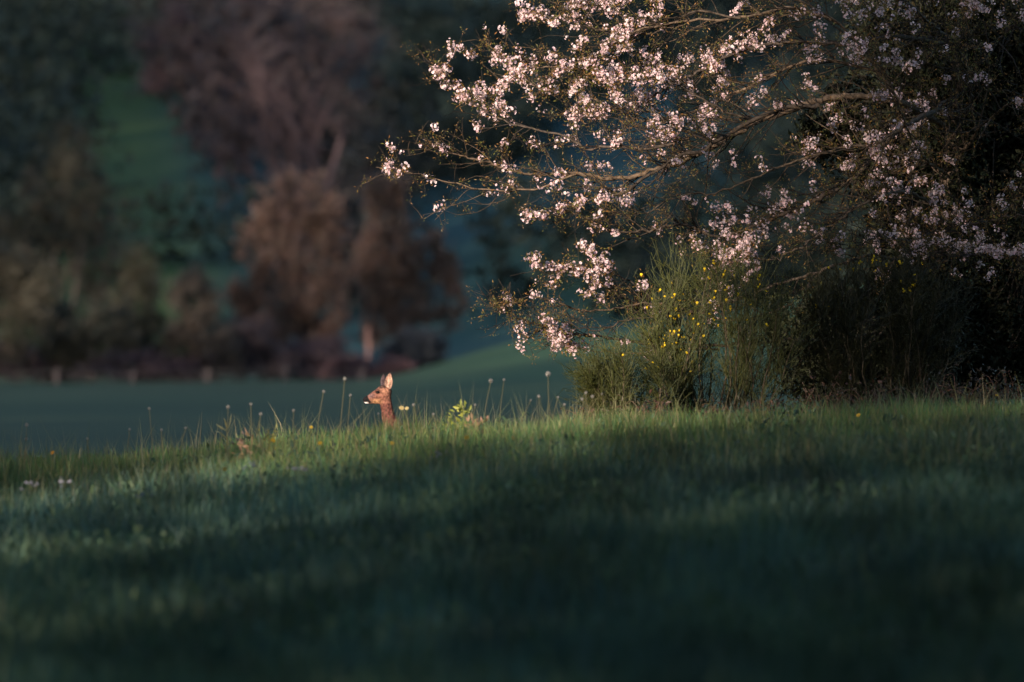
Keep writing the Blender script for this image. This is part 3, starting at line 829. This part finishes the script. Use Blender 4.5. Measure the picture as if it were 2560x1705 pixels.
# dry bramble thickets at the feet of the brooms
def bramble(label, Y, base, spread, height, n, ncane, cols):
    b = P(base[0], base[1], Y); b[2] = float(ground_z(b[0], b[1])) - 0.02
    root = empty('bramble', b); tag(root, label, 'bramble', 'brambles under the broom bushes')
    g = Geo(); k = PXR * Y
    N = ncane
    st = b + np.stack([rng.uniform(-1, 1, N) * spread * k * 0.8, rng.normal(0, 0.3, N), np.zeros(N)], 1)
    en = st + np.stack([rng.normal(0, spread * k * 0.5, N), rng.normal(0, 0.25, N), rng.uniform(-0.02, 0.3, N)], 1)
    t = np.linspace(0, 1, 10)[None, :, None]
    pts = st[:, None] * (1 - t) + en[:, None] * t
    pts[:, :, 2] += np.sin(np.pi * np.linspace(0, 1, 10))[None] * rng.uniform(0.3, 1.0, (N, 1)) * height * k
    pts += rng.normal(size=pts.shape) * 0.01
    tubes(g, pts, np.tile(np.linspace(0.0045, 0.002, 10), (N, 1)), 4, pal(N, [(0.11, 0.06, 0.045), (0.08, 0.055, 0.04)], 0.3))
    part(g, 'cane', M_BARK, root, True)['kind'] = 'stuff'
    g = Geo()
    p = pts.reshape(-1, 3)[rng.integers(0, N * 10, n)] + rng.normal(size=(n, 3)) * 0.05
    leaves(g, p, rng.uniform(0.025, 0.055, n), rng.uniform(0.015, 0.03, n), pal(n, cols, 0.3))
    o = part(g, 'leaves', M_LEAF, root); o['kind'] = 'stuff'
RB = [(0.085, 0.045, 0.03), (0.06, 0.035, 0.028), (0.07, 0.06, 0.03), (0.10, 0.05, 0.035)]
bramble('dry brown bramble below the small low broom', 88.9, (1580, 1030), 130, 110, 1500, 90, RB)
bramble('reddish bramble heap at the foot of the large broom', 89.8, (1850, 1022), 170, 100, 2600, 90, RB)
bramble('dark reddish bramble under the shaded broom', 90.6, (2150, 1018), 190, 140, 3000, 100, RB)
bramble('dark bramble tangle at the right edge below the ivy', 91.4, (2430, 1010), 170, 150, 2400, 80, [(0.05, 0.035, 0.025), (0.04, 0.04, 0.022)])

# ------------------------------------------------------------------ roe deer
def deer():
    O = P(945, 1000, 92.0); K = PXR * 92.0
    def q(px, py, v=0.0): return np.array([(px - 945) * K, v, -(py - 1000) * K])
    gzr = float(ground_z(O[0] + 0.2, 92.2)); gpy = 1000 + (O[2] - gzr) / K      # pixel row of the ground under the deer
    h = 0.0058
    lo = np.array([-0.17, -0.17, -(gpy - 1000) * K - 0.03]); hi = np.array([0.92, 0.62, 0.17])
    nx, ny, nz = np.ceil((hi - lo) / h).astype(int)
    X = (lo[0] + np.arange(nx) * h).astype(np.float32)[:, None, None]
    Y = (lo[1] + np.arange(ny) * h).astype(np.float32)[None, :, None]
    Z = (lo[2] + np.arange(nz) * h).astype(np.float32)[None, None, :]
    Fd = np.full((nx, ny, nz), 1.0, np.float32)
    def cone(a, b, ra, rb, sv=1.0, k=0.012):
        """rounded tapering limb from a to b blended into the body; sv > 1 narrows it sideways"""
        m = max(ra, rb) + 0.04
        l = np.minimum(a, b) - m; hh = np.maximum(a, b) + m
        i0 = np.clip(((l - lo) / h).astype(int), 0, [nx, ny, nz]); i1 = np.clip(((hh - lo) / h).astype(int) + 1, 0, [nx, ny, nz])
        sl = tuple(slice(a_, b_) for a_, b_ in zip(i0, i1))
        x = X[sl[0]]; y = Y[:, sl[1]]; z = Z[:, :, sl[2]]
        ba = (b - a).astype(np.float32); bb = float((ba * [1, sv * sv, 1] * ba).sum()) + 1e-9
        pax = x - a[0]; pay = (y - a[1]) * sv; paz = z - a[2]
        t = np.clip((pax * ba[0] + pay * ba[1] * sv + paz * ba[2]) / bb, 0, 1)
        d = np.sqrt((pax - ba[0] * t) ** 2 + (pay - ba[1] * sv * t) ** 2 + (paz - ba[2] * t) ** 2) - (ra + (rb - ra) * t)
        f = Fd[sl]
        hm = np.clip(0.5 + 0.5 * (f - d) / k, 0, 1)
        Fd[sl] = f * (1 - hm) + d * hm - k * hm * (1 - hm)
    # head
    cone(q(914.5, 1000), q(950, 988.5), 7 * K, 19.5 * K, 1.35, 0.008)
    cone(q(911.5, 997.5), q(917, 996), 4.6 * K, 6.5 * K, 1.1, 0.006)
    cone(q(916, 1004.5), q(946, 998), 4.8 * K, 12 * K, 1.2, 0.008)
    cone(q(959, 978), q(966, 979), 16 * K, 13.5 * K, 1.15, 0.012)
    for s in (-1, 1):      # brow ridge over the eye
        cone(q(941, 976.5, s * 0.036), q(952, 974, s * 0.038), 3.2 * K, 4 * K, 1, 0.010)
    # neck
    cone(q(962, 985), q(966, 1014), 15 * K, 14.2 * K, 1.15, 0.015)
    cone(q(966, 1014), q(972, 1044), 14.2 * K, 16.5 * K, 1.1, 0.015)
    cone(q(972, 1044), q(988, 1082, 0.03), 16.5 * K, 30 * K, 1.0, 0.02)
    # trunk of the body runs to the right and away from the camera
    def bd(s, dpx, v=0.0):
        """point s metres behind the chest along the body, dpx pixels below row 1000"""
        p = q(998, 1000 + dpx); dirn = np.array([0.80, 0.60, 0]); sd_ = np.array([-0.60, 0.80, 0])
        return p + dirn * s + np.array([0, 0.03, 0]) + sd_ * v
    cone(bd(-0.02, 104), bd(0.16, 112), 0.115, 0.135, 1.0, 0.03)
    cone(bd(0.16, 112), bd(0.42, 110), 0.135, 0.125, 1.0, 0.03)
    cone(bd(0.42, 110), bd(0.62, 108), 0.125, 0.120, 1.0, 0.03)
    cone(bd(0.68, 102), bd(0.74, 108), 0.05, 0.03, 1.0, 0.03)
    for s in (-1, 1):
        v = 0.065 * s
        cone(bd(0.04, 120, v), bd(0.03, 165, v), 0.055, 0.030, 1, 0.02)
        cone(bd(0.03, 165, v), bd(0.02, 205, v), 0.026, 0.019, 1, 0.01)
        cone(bd(0.02, 205, v), bd(0.015, gpy - 1000 - 16, v), 0.018, 0.012, 1, 0.01)
        cone(bd(0.015, gpy - 1000 - 16, v), bd(-0.01, gpy - 1000 - 5, v), 0.014, 0.015, 1, 0.01)
        cone(bd(0.58, 112, v), bd(0.50, 158, v), 0.095, 0.055, 1, 0.03)
        cone(bd(0.50, 158, v), bd(0.65, 195, v), 0.045, 0.022, 1, 0.02)
        cone(bd(0.65, 195, v), bd(0.62, gpy - 1000 - 16, v), 0.019, 0.013, 1, 0.01)
        cone(bd(0.62, gpy - 1000 - 16, v), bd(0.595, gpy - 1000 - 5, v), 0.014, 0.015, 1, 0.01)
    # surface nets
    ins = Fd < 0
    cell = np.zeros((nx - 1, ny - 1, nz - 1), np.int8)
    for a in (0, 1):
        for b in (0, 1):
            for c in (0, 1):
                cell += ins[a:nx - 1 + a, b:ny - 1 + b, c:nz - 1 + c]
    act = (cell > 0) & (cell < 8)
    idx = np.full(act.shape, -1, np.int64); I = np.argwhere(act); idx[act] = np.arange(len(I))
    acc = np.zeros((len(I), 3)); cnt = np.zeros(len(I))
    corners = [(a, b, c) for a in (0, 1) for b in (0, 1) for c in (0, 1)]
    for ca in corners:
        for ax in range(3):
            if ca[ax] == 0:
                cb_ = list(ca); cb_[ax] = 1
                fa = Fd[I[:, 0] + ca[0], I[:, 1] + ca[1], I[:, 2] + ca[2]]; fb = Fd[I[:, 0] + cb_[0], I[:, 1] + cb_[1], I[:, 2] + cb_[2]]
                m = (fa < 0) != (fb < 0)
                t = np.where(m, fa / (fa - fb + 1e-12), 0)
                p = np.tile(np.array(ca, float), (len(I), 1)); p[:, ax] += t
                acc += np.where(m[:, None], p, 0); cnt += m
    V = lo + (I + acc / cnt[:, None]) * h
    quads = []
    for ax in range(3):
        o1, o2 = [(1, 2), (2, 0), (0, 1)][ax]
        a = np.take(ins, np.arange(0, ins.shape[ax] - 1), ax); b = np.take(ins, np.arange(1, ins.shape[ax]), ax)
        E = np.argwhere(a != b)
        E = E[(E[:, o1] > 0) & (E[:, o2] > 0) & (E[:, o1] < ins.shape[o1] - 1) & (E[:, o2] < ins.shape[o2] - 1)]
        flip = a[E[:, 0], E[:, 1], E[:, 2]]
        def cid(d1, d2):
            e = E.copy(); e[:, o1] += d1; e[:, o2] += d2
            return idx[e[:, 0], e[:, 1], e[:, 2]]
        f = np.stack([cid(-1, -1), cid(0, -1), cid(0, 0), cid(-1, 0)], 1)
        f[~flip] = f[~flip][:, ::-1]
        quads.append(f)
    quads = np.concatenate(quads)
    # coat colours from the place on the body
    px = V[:, 0] / K + 945; py = 1000 - V[:, 2] / K; vv = V[:, 1]
    n = len(V); C = np.tile(np.array([0.110, 0.043, 0.034]), (n, 1))
    def paint(mask, col):
        C[:] = C * (1 - mask[:, None]) + np.array(col)[None] * mask[:, None]
    hd = S((1012 - py) / 6) * S((985 - px) / 5)                                  # whole head
    paint(hd * 0.85, (0.175, 0.076, 0.052))
    paint(np.exp(-((px - 962) / 12) ** 2 - ((py - 976) / 9) ** 2) * 0.8, (0.36, 0.18, 0.115))
    paint(np.exp(-((px - 940) / 12) ** 2 - ((py - 1004) / 6) ** 2) * 0.7, (0.45, 0.25, 0.12))
    paint(np.exp(-((px - 928) / 9) ** 2 - ((py - 989) / 6) ** 2) * 0.8, (0.19, 0.11, 0.105))   # grey bridge of the muzzle
    top = S((972 - 0.9 * (px - 951) * 0 - py) / 4) * S((px - 946) / 4) * S((968 - px) / 4)
    paint(top * 0.85, (0.045, 0.030, 0.026))                                     # dark crown between the ears
    paint(S((px - (971 + (py - 985) * 0.22)) / 5) * S((py - 966) / 6) * S((1050 - py) / 10) * 0.75, (0.075, 0.042, 0.035))   # shade painted on the nape, the side turned from the sun
    nose = S((924.5 + (py - 1000) * 0.45 - px) / 2.0) * S((1006.0 - (px - 912) * 0.0 - py) / 1.8) * S((py - 988) / 2)
    paint(np.clip(nose, 0, 1), (0.008, 0.007, 0.008))
    strip = np.exp(-((px - 924.5) / 3.2) ** 2 - ((py - 1004.5) / 3.4) ** 2)
    paint(np.clip(strip * 1.4, 0, 1), (0.012, 0.010, 0.010))
    paint(S((921.5 - px) / 1.6) * S((py - 1004.8) / 1.5), (0.80, 0.74, 0.72))    # white chin
    eye = np.exp(-(((px - 944.5) / 6.2) ** 2 + ((py - 980.5) / 4.2) ** 2) ** 1.5)
    paint(np.clip(eye * 1.3, 0, 1), (0.02, 0.012, 0.01))
    paint(np.exp(-((px - 940) / 8) ** 2 - ((py - 974) / 2.6) ** 2) * 0.75, (0.06, 0.035, 0.034))
    paint(np.exp(-((px - 929 - (py - 989) * -0.6) / 6) ** 2 - ((py - 989) / 5) ** 2) * 0.6, (0.09, 0.055, 0.055))
    paint(S((py - (gpy - 9)) / 3), (0.015, 0.013, 0.012))                         # hooves
    rp = np.hypot(V[:, 0] - bd(0.74, 108)[0], V[:, 1] - bd(0.74, 108)[1])
    paint(S((0.13 - rp) / 0.03) * S((py - 1085) / 6) * S((1150 - py) / 10), (0.7, 0.66, 0.6))    # pale rump
    C *= np.where(C[:, :1] > 0.5, 1.0, 0.82)
    g = Geo(); g.add(V, quads=quads, col=C)
    # ears: cupped blades with a thickness, joined to the body mesh
    def ear(root, tip, hw, face, cup, cin, cout, crim, side):
        A = root; ax = tip - root; Ln = np.linalg.norm(ax); ax = ax / Ln
        fc = unit(np.array(face) - ax * np.dot(face, ax)); sd2 = np.cross(ax, fc)
        ns, nr = 16, 11
        rows = []
        for layer in (0, 1):
            for i in range(ns):
                s = i / (ns - 1)
                w = hw * (np.sin(np.pi * (0.16 + 0.84 * s) ** 0.92) ** 0.75) * (1 - 0.12 * s) + 0.0008
                for j in range(nr):
                    r = -1 + 2 * j / (nr - 1)
                    depth = -cup * (1 - r * r) * np.sin(np.pi * min(1, 0.15 + 0.9 * s)) - (0.004 if layer else 0) * (1 - 0.8 * abs(r))
                    p = A + ax * (Ln * s) + sd2 * (w * r) + fc * (depth + 0.010 * s)
                    edge = max(abs(r) ** 3.2, s ** 6)
                    c = np.array(cin if layer == 0 else cout)
                    if layer == 0:
                        c = c * (0.75 + 0.25 * np.cos(r * 7 + s * 4)) if abs(r) < 0.8 else c
                    c = c * (1 - edge) + np.array(crim) * edge
                    rows.append((p, c))
        VV = np.array([r_[0] for r_ in rows]); CC = np.array([r_[1] for r_ in rows])
        id_ = np.arange(2 * ns * nr).reshape(2, ns, nr); Q = []
        for i in range(ns - 1):
            for j in range(nr - 1):
                Q.append((id_[0, i, j], id_[0, i, j + 1], id_[0, i + 1, j + 1], id_[0, i + 1, j]))
                Q.append((id_[1, i, j], id_[1, i + 1, j], id_[1, i + 1, j + 1], id_[1, i, j + 1]))
            for j in (0, nr - 1):
                Q.append((id_[0, i, j], id_[0, i + 1, j], id_[1, i + 1, j], id_[1, i, j]))
        g.add(VV, quads=Q, col=CC)
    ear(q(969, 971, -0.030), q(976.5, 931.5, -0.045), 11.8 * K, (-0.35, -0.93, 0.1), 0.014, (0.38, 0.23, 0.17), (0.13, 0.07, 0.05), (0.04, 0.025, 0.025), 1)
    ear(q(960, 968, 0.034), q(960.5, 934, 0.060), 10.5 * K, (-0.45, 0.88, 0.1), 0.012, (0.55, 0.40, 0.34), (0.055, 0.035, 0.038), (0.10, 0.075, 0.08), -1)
    root = empty('roe_deer', (O[0] + 0.25, 92.2, gzr))
    tag(root, 'reddish brown roe deer in profile looking left, head and neck above the grass', 'deer')
    g.v = [a + O for a in g.v]
    body = part(g, 'body', M_FUR, root, True)
    for s in (-1, 1):
        ge = Geo(); n1, n2 = 10, 14; r = 4.3 * K
        c = O + q(945, 980.7, s * 0.0375)
        th = np.linspace(0.02, np.pi - 0.02, n1)[:, None]; ph = np.linspace(0, 2 * np.pi, n2, endpoint=False)[None]
        VV = np.stack([r * 1.15 * np.sin(th) * np.cos(ph), r * np.cos(th) * np.ones_like(ph) * 1.0, r * 0.85 * np.sin(th) * np.sin(ph)], -1) + c
        id_ = np.arange(n1 * n2).reshape(n1, n2)
        Q = np.stack([id_[:-1], np.roll(id_, -1, 1)[:-1], np.roll(id_, -1, 1)[1:], id_[1:]], -1).reshape(-1, 4)
        ge.add(VV.reshape(-1, 3), quads=Q)
        part(ge, 'eye', M_EYE, root, True)
    return root
deer()

# ------------------------------------------------------------------ meadow grass
def grass():
    g = Geo()
    def blades(N, ylo, yhi, ypow, hlo, hhi, wlo, whi, cols, extra=1.0):
        y = ylo + (yhi - ylo) * rng.uniform(size=N) ** ypow
        x = rng.uniform(-1, 1, N) * (0.052 * y + 1.3)
        patch = fbm(x * 1.6, y * 0.6, 61) * 0.6 + vnoise(x * 5, y * 2.5, 62) * 0.4
        big = fbm(x * 0.5, y * 0.15, 67)
        tuss = vnoise(x * 2.4, y * 1.0, 66) ** 2
        hgt = rng.uniform(hlo, hhi, N) * (0.42 + 0.72 * patch + 0.5 * tuss) * extra
        z = ground_z(x, y) - 0.01
        az = rng.uniform(0, 2 * np.pi, N); lean = rng.uniform(0.05, 0.55, N)
        dx = np.cos(az) * lean; dy = np.sin(az) * lean
        base = np.stack([x, y, z], 1)
        mid = base + np.stack([dx * hgt * 0.28, dy * hgt * 0.28, hgt * 0.58], 1)
        tip = base + np.stack([dx * hgt * 0.95, dy * hgt * 0.95, hgt * (1 - 0.25 * lean)], 1)
        fa = rng.uniform(0, np.pi, N); s = np.stack([np.cos(fa), np.sin(fa), np.zeros(N)], 1)
        w = rng.uniform(wlo, whi, N)[:, None]
        V = np.stack([base - s * w, base + s * w, mid - s * w * 0.8, mid + s * w * 0.8, tip], 1)
        k = np.arange(N)[:, None] * 5
        quad = k + np.array([[0, 1, 3, 2]]); tri = k + np.array([[2, 3, 4]])
        c = pal(N, cols, 0.3)
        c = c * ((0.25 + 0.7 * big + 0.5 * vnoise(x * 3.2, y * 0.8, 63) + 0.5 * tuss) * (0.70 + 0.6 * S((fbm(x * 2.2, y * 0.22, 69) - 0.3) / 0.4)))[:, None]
        blue = S((fbm(x * 0.8, y * 0.25, 64) - 0.5) / 0.15)
        c = c * (1 - blue[:, None] * np.array([0.18, 0.05, -0.20])[None])
        g.add(V.reshape(-1, 3), quads=quad, tris=tri, col=np.repeat(c, 5, 0))
    green = [(0.066, 0.115, 0.066), (0.056, 0.106, 0.070), (0.076, 0.120, 0.052), (0.060, 0.108, 0.076), (0.085, 0.115, 0.058)]
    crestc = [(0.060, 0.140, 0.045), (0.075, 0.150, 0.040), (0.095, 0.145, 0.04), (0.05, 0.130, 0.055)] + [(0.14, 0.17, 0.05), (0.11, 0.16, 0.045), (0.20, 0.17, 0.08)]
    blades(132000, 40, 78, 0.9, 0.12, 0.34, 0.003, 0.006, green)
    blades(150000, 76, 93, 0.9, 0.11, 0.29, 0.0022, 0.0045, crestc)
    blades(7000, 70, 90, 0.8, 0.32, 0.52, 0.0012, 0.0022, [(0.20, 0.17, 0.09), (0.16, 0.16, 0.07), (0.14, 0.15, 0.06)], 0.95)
    blades(26000, 93, 112, 1.0, 0.10, 0.25, 0.003, 0.006, green)
    # broad herb leaves low in the sward
    N = 26000
    y = 45 + 46 * rng.uniform(size=N) ** 0.9; x = rng.uniform(-1, 1, N) * (0.052 * y + 1.3)
    keep = fbm(x * 1.1, y * 0.4, 71) > 0.5; x = x[keep]; y = y[keep]; N = len(x)
    p = np.stack([x, y, ground_z(x, y) + rng.uniform(0.05, 0.22, N)], 1)
    leaves(g, p, rng.uniform(0.03, 0.08, N), rng.uniform(0.015, 0.035, N), pal(N, [(0.055, 0.105, 0.055), (0.07, 0.11, 0.05), (0.05, 0.09, 0.06)], 0.3), unit(rdir(N) + np.array([0, 0, 0.8])))
    o = g.obj('grass', M_GRASS)
    tag(o, 'long meadow grass on the near slope and its sunlit crest', 'grass', kind='stuff')
grass()

# ------------------------------------------------------------------ meadow flowers
def at(px, py, Y):
    p = P(px, py, Y); return p, float(ground_z(p[0], p[1]))

def stem_geo(root_p, top, r, col, bow=0.03):
    g = Geo()
    mid = (root_p + top) / 2 + np.array([rng.normal(0, bow), rng.normal(0, bow), 0])
    pts = catmull([root_p, mid, top], 9)
    tubes(g, pts, np.linspace(r, r * 0.7, 9), 5, col)
    return g

def seed_head(c, R):
    g = Geo(); n = 46
    d = rdir(n)
    # fluffy ball: fine rays ending in little parasols
    pts = np.stack([np.tile(c, (n, 1)) + d * R * 0.15, np.tile(c, (n, 1)) + d * R * 0.92], 1)
    tubes(g, pts, np.full((n, 2), 0.0007), 3, (0.26, 0.25, 0.23))
    s = unit(np.cross(d, rdir(n))); t = np.cross(d, s); e = c + d * R
    w = R * 0.22
    V = np.stack([e - s * w, e - t * w, e + s * w, e + t * w], 1)
    g.add(V.reshape(-1, 3), quads=np.arange(n * 4).reshape(-1, 4), col=(0.29, 0.28, 0.26))
    return g

def clock(px, py, Y, label, R=0.017):
    top, gz = at(px, py, Y)
    b = np.array([top[0] + rng.normal(0, 0.05), Y + rng.normal(0, 0.06), gz - 0.01])
    root = empty('dandelion_clock', b); tag(root, label, 'dandelion clock', 'pale seed heads on tall stalks along the crest')
    part(stem_geo(b, top, 0.0027, (0.14, 0.13, 0.07)), 'stem', M_GRASS, root)
    part(seed_head(top, R), 'seed_head', M_PETAL, root)

CLOCKS = [
    (862, 947, 82, 'tall pale seed head on a long stalk just left of the deer\'s muzzle', .020),
    (876, 988, 83, 'short seed head close to the stalk left of the deer\'s muzzle', .013),
    (809, 979, 82, 'seed head on a leaning stalk, second tall one left of the deer', .015),
    (734, 1026, 81, 'low dull seed head above the round bright yellow flower left of the deer', .014),
    (652, 1035, 81, 'brownish seed head on a short stalk right of the thin pair of stalks', .015),
    (627, 1010, 81, 'right one of the thin pair of stalks left of the deer', .015),
    (570, 1017, 81, 'left one of the thin pair of stalks, bent to the right at its foot', .018),
    (464, 1070, 83, 'small seed head on a short stalk left of the tan leafy clump', .013),
    (404, 1075, 83, 'seed head on a short stalk leaning right beside the long straight stalk', .014),
    (373, 1021, 83, 'long straight stalk standing alone in the left third of the crest', .013),
    (324, 1073, 82, 'pale seed head left of the long straight lone stalk', .014),
    (218, 1096, 82, 'small dim seed head on the dark left crest beyond the orange flower', .012),
    (67, 1062, 83, 'seed head on a bent stalk nearest the left edge of the crest', .016),
    (66, 1097, 83, 'brownish seed head under the bent stalk at the left edge', .013),
    (1034, 1012, 82, 'fuzzy seed head right of the pale yellow flower pair beside the deer', .016),
    (1083, 1035, 83, 'tiny white seed head between the yellow flower pair and the bright leafy plant', .011),
    (946, 1034, 81, 'tiny white seed head right under the deer\'s chin', .012),
    (1227, 952, 83, 'left one of the two tall seed heads right of the bright leafy plant', .017),
    (1260, 949, 83, 'right one of the two tall seed heads right of the bright leafy plant', .016),
    (1370, 935, 82, 'tallest and brightest seed head on a thick stalk left of the low broom', .021),
    (1347, 991, 82, 'white seed head on a thin leaning stalk left of the tallest one', .015),
    (1327, 1000, 81, 'faint seed head left of the white one on a thin leaning stalk', .012),
    (1395, 993, 82, 'seed head just right of the tallest bright one', .012),
    (1411, 1011, 82, 'round low seed head in the grass right of the tallest one', .014),
    (1465, 982, 82, 'taller seed head of the group in front of the low broom\'s tip', .016),
    (1455, 998, 82, 'brown lower seed head of the group in front of the low broom\'s tip', .014),
    (1481, 991, 82, 'rightmost seed head of the group in front of the low broom\'s tip', .014),
    (1083 + 105, 1012, 82, 'dim seed head in the tan stalks between bright plant and tall pair', .013),
    (1505, 985, 81, 'faint seed head against the dark foot of the low broom', .013),
]
for c in CLOCKS:
    clock(*c[:4], R=c[4] * rng.uniform(0.6, 1.0))

def dandelion(px, py, Y, label, R=0.018, col=(0.62, 0.42, 0.05), cat='yellow flower'):
    top, gz = at(px, py, Y)
    b = np.array([top[0] + rng.normal(0, 0.02), Y + 0.02, gz - 0.01])
    root = empty('dandelion', b); tag(root, label, cat, 'yellow flowers in the meadow')
    part(stem_geo(b, top, 0.003, (0.12, 0.15, 0.05)), 'stem', M_GRASS, root)
    g = Geo(); c = top
    face = unit(np.array([rng.normal(0, .3), -0.75, 0.65]))
    for ring, (n, rr, up) in enumerate([(16, 1.0, 0.15), (13, 0.75, 0.4), (9, 0.45, 0.55)]):
        s = unit(np.cross(face, [1, 0, 0.2])); t = np.cross(face, s)
        a = np.arange(n) * 2 * np.pi / n + ring * .3
        d = np.cos(a)[:, None] * s + np.sin(a)[:, None] * t; sd2 = -np.sin(a)[:, None] * s + np.cos(a)[:, None] * t
        w = R * 0.17
        V = np.stack([c + d * R * .08, c + d * R * rr * .7 + sd2 * w + face * up * R * .5, c + d * R * rr + face * up * R * .6, c + d * R * rr * .7 - sd2 * w + face * up * R * .5], 1)
        g.add(V.reshape(-1, 3), quads=np.arange(n * 4).reshape(-1, 4), col=np.array(col) * (1 - 0.12 * ring))
    part(g, 'flower_head', M_PETAL, root)

for a in [
    (683, 1101, 80, 'pale yellow flower at the right end of the tan leafy clump', .020),
    (800, 1108, 79, 'round bright yellow flower in the lit grass left of the deer'),
    (778, 1068, 82, 'dull yellow flower high in the grass left of the deer', .014),
    (980, 1108, 79, 'dim yellow flower in the grass right under the deer', .017),
    (1167, 1094, 79, 'yellow flower below the bright yellow-green leafy plant', .019),
    (1284, 1096, 79, 'yellow flower in the lit grass below the two tall seed heads', .019),
    (561, 1173, 75, 'orange yellow flower in the shaded grass below the tan leafy clump', .018),
    (131, 1132, 82, 'orange flower on the dark crest near the left edge', .016, (0.80, 0.38, 0.03)),
    (2146, 1038, 84, 'yellow flower in the dim grass below the shaded broom', .018),
    (2492, 988, 88, 'small yellow flower at the right edge below the ivy', .013),
    (995, 1528, 54, 'dull yellow flower low in the blurred near meadow', .014),
    (1004, 1020, 83, 'left flower of the pale yellow pair right of the deer', .020, (0.62, 0.50, 0.24)),
    (1017, 1021, 83, 'right flower of the pale yellow pair right of the deer', .016, (0.60, 0.50, 0.25)),
]:
    dandelion(*a)

def cuckoo(px, py, Y, label, n=7):
    top, gz = at(px, py, Y)
    b = np.array([top[0] + rng.normal(0, 0.02), Y + 0.03, gz - 0.01])
    root = empty('cuckooflower', b); tag(root, label, 'pale flower', 'pale cuckooflowers in the shaded meadow')
    part(stem_geo(b, top, 0.002, (0.09, 0.12, 0.06)), 'stem', M_GRASS, root)
    for k in range(n):
        g = Geo(); c = top + rng.normal(size=3) * np.array([.030, .02, .014]); f = unit(np.array([rng.normal(0, .4), -0.7, 0.6 + rng.normal(0, .3)]))
        s = unit(np.cross(f, [1, 0.1, 0.2])); t = np.cross(f, s); R = rng.uniform(.009, .013)
        for q in range(4):
            a = q * np.pi / 2 + .4; d = np.cos(a) * s + np.sin(a) * t; e = -np.sin(a) * s + np.cos(a) * t
            g.add([c, c + d * R * .7 + e * R * .5, c + d * R * 1.05 + f * R * .15, c + d * R * .7 - e * R * .5], quads=[(0, 1, 2, 3)], col=(0.20, 0.20, 0.24))
        g.add([c, c - f * .01 + s * .001, top - np.array([0, 0, .03])], tris=[(0, 1, 2)], col=(0.09, 0.12, 0.06))
        part(g, 'blossom', M_PETAL, root)
for a in [
    (1098, 1136, 77, 'pale blue-white flower cluster in the shade edge below the bright leafy plant'),
    (1241, 1176, 75, 'pale flower cluster in the shade below the yellow flower of the tall pair', 9),
    (1194, 1199, 74, 'dim flower cluster lowest in the shaded middle of the meadow'),
    (631, 1162, 76, 'pale flower cluster right of the orange yellow flower in the shade'),
    (746, 1171, 75, 'pale double flower cluster in the shade left of and below the deer', 9),
    (80, 1214, 75, 'wide greyish flower cluster near the left edge of the shaded meadow', 11),
    (163, 1207, 75, 'greyish flower cluster right of the wide one at the left edge'),
    (360, 1238, 72, 'pale bluish flower cluster in the shade below the long straight lone stalk', 9),
    (1740, 1168, 76, 'faint flower cluster in the dim grass below the large broom'),
    (1555, 1215, 73, 'faint pale flower cluster in the shade below the low broom'),
]:
    cuckoo(*a)

def leafy(px, py, Y, label, h, n, cols, name='leafy_plant', ll=0.06, w=0.4, spread=0.04, cat='plant'):
    top, gz = at(px, py, Y)
    b = np.array([top[0], Y, gz - 0.01])
    root = empty(name, b); tag(root, label, cat)
    part(stem_geo(b, top, 0.004, cols[0], 0.01), 'stem', M_GRASS, root)
    f = rng.uniform(1 - h, 1, n)
    p = b + (top - b) * f[:, None] + rng.normal(size=(n, 3)) * np.array([spread, spread, 0.01])
    cc = pal(n, cols, 0.2); ud = unit(rdir(n) + np.array([0, 0, 0.6]))
    for k in range(n):
        g = Geo()
        leaves(g, p[k:k + 1], rng.uniform(0.6, 1.2) * ll, rng.uniform(0.7, 1.2) * ll * w, cc[k:k + 1], ud[k:k + 1])
        part(g, 'leaf', M_LEAF, root)
YG = [(0.25, 0.26, 0.04), (0.19, 0.22, 0.04)]
TAN = [(0.30, 0.18, 0.12), (0.25, 0.17, 0.09), (0.20, 0.13, 0.08)]
leafy(1156, 1015, 84, 'bright yellow-green leafy plant standing above the crest right of the deer', 0.8, 60, YG, spread=.022)
leafy(1128, 1040, 84, 'smaller yellow-green leafy plant left of the bright tall one', 0.7, 34, YG, spread=.025)
leafy(600, 1096, 81, 'tan withered leaf clump on the lit crest left of the deer', 0.5, 18, TAN, 'dock_plant', .07, .4, .035)
leafy(632, 1086, 81, 'pinkish withered leaf clump beside the pale yellow flower', 0.4, 14, TAN, 'dock_plant', .06, .4, .05)
leafy(1194, 1046, 83, 'tan withered leaves right of the bright yellow-green plant', 0.5, 26, TAN, 'dock_plant', .07, .4, .045)
leafy(566, 1075, 82, 'upright pale straw-coloured leaf tuft at the left of the tan clump', 0.8, 20, [(0.32, 0.28, 0.12), (0.25, 0.24, 0.10)], 'dry_tuft', .13, .12, .02)
leafy(670, 1075, 82, 'olive yellow plant top between tan clump and yellow flower', 0.5, 26, [(0.26, 0.24, 0.06)], ll=.05, spread=.03)
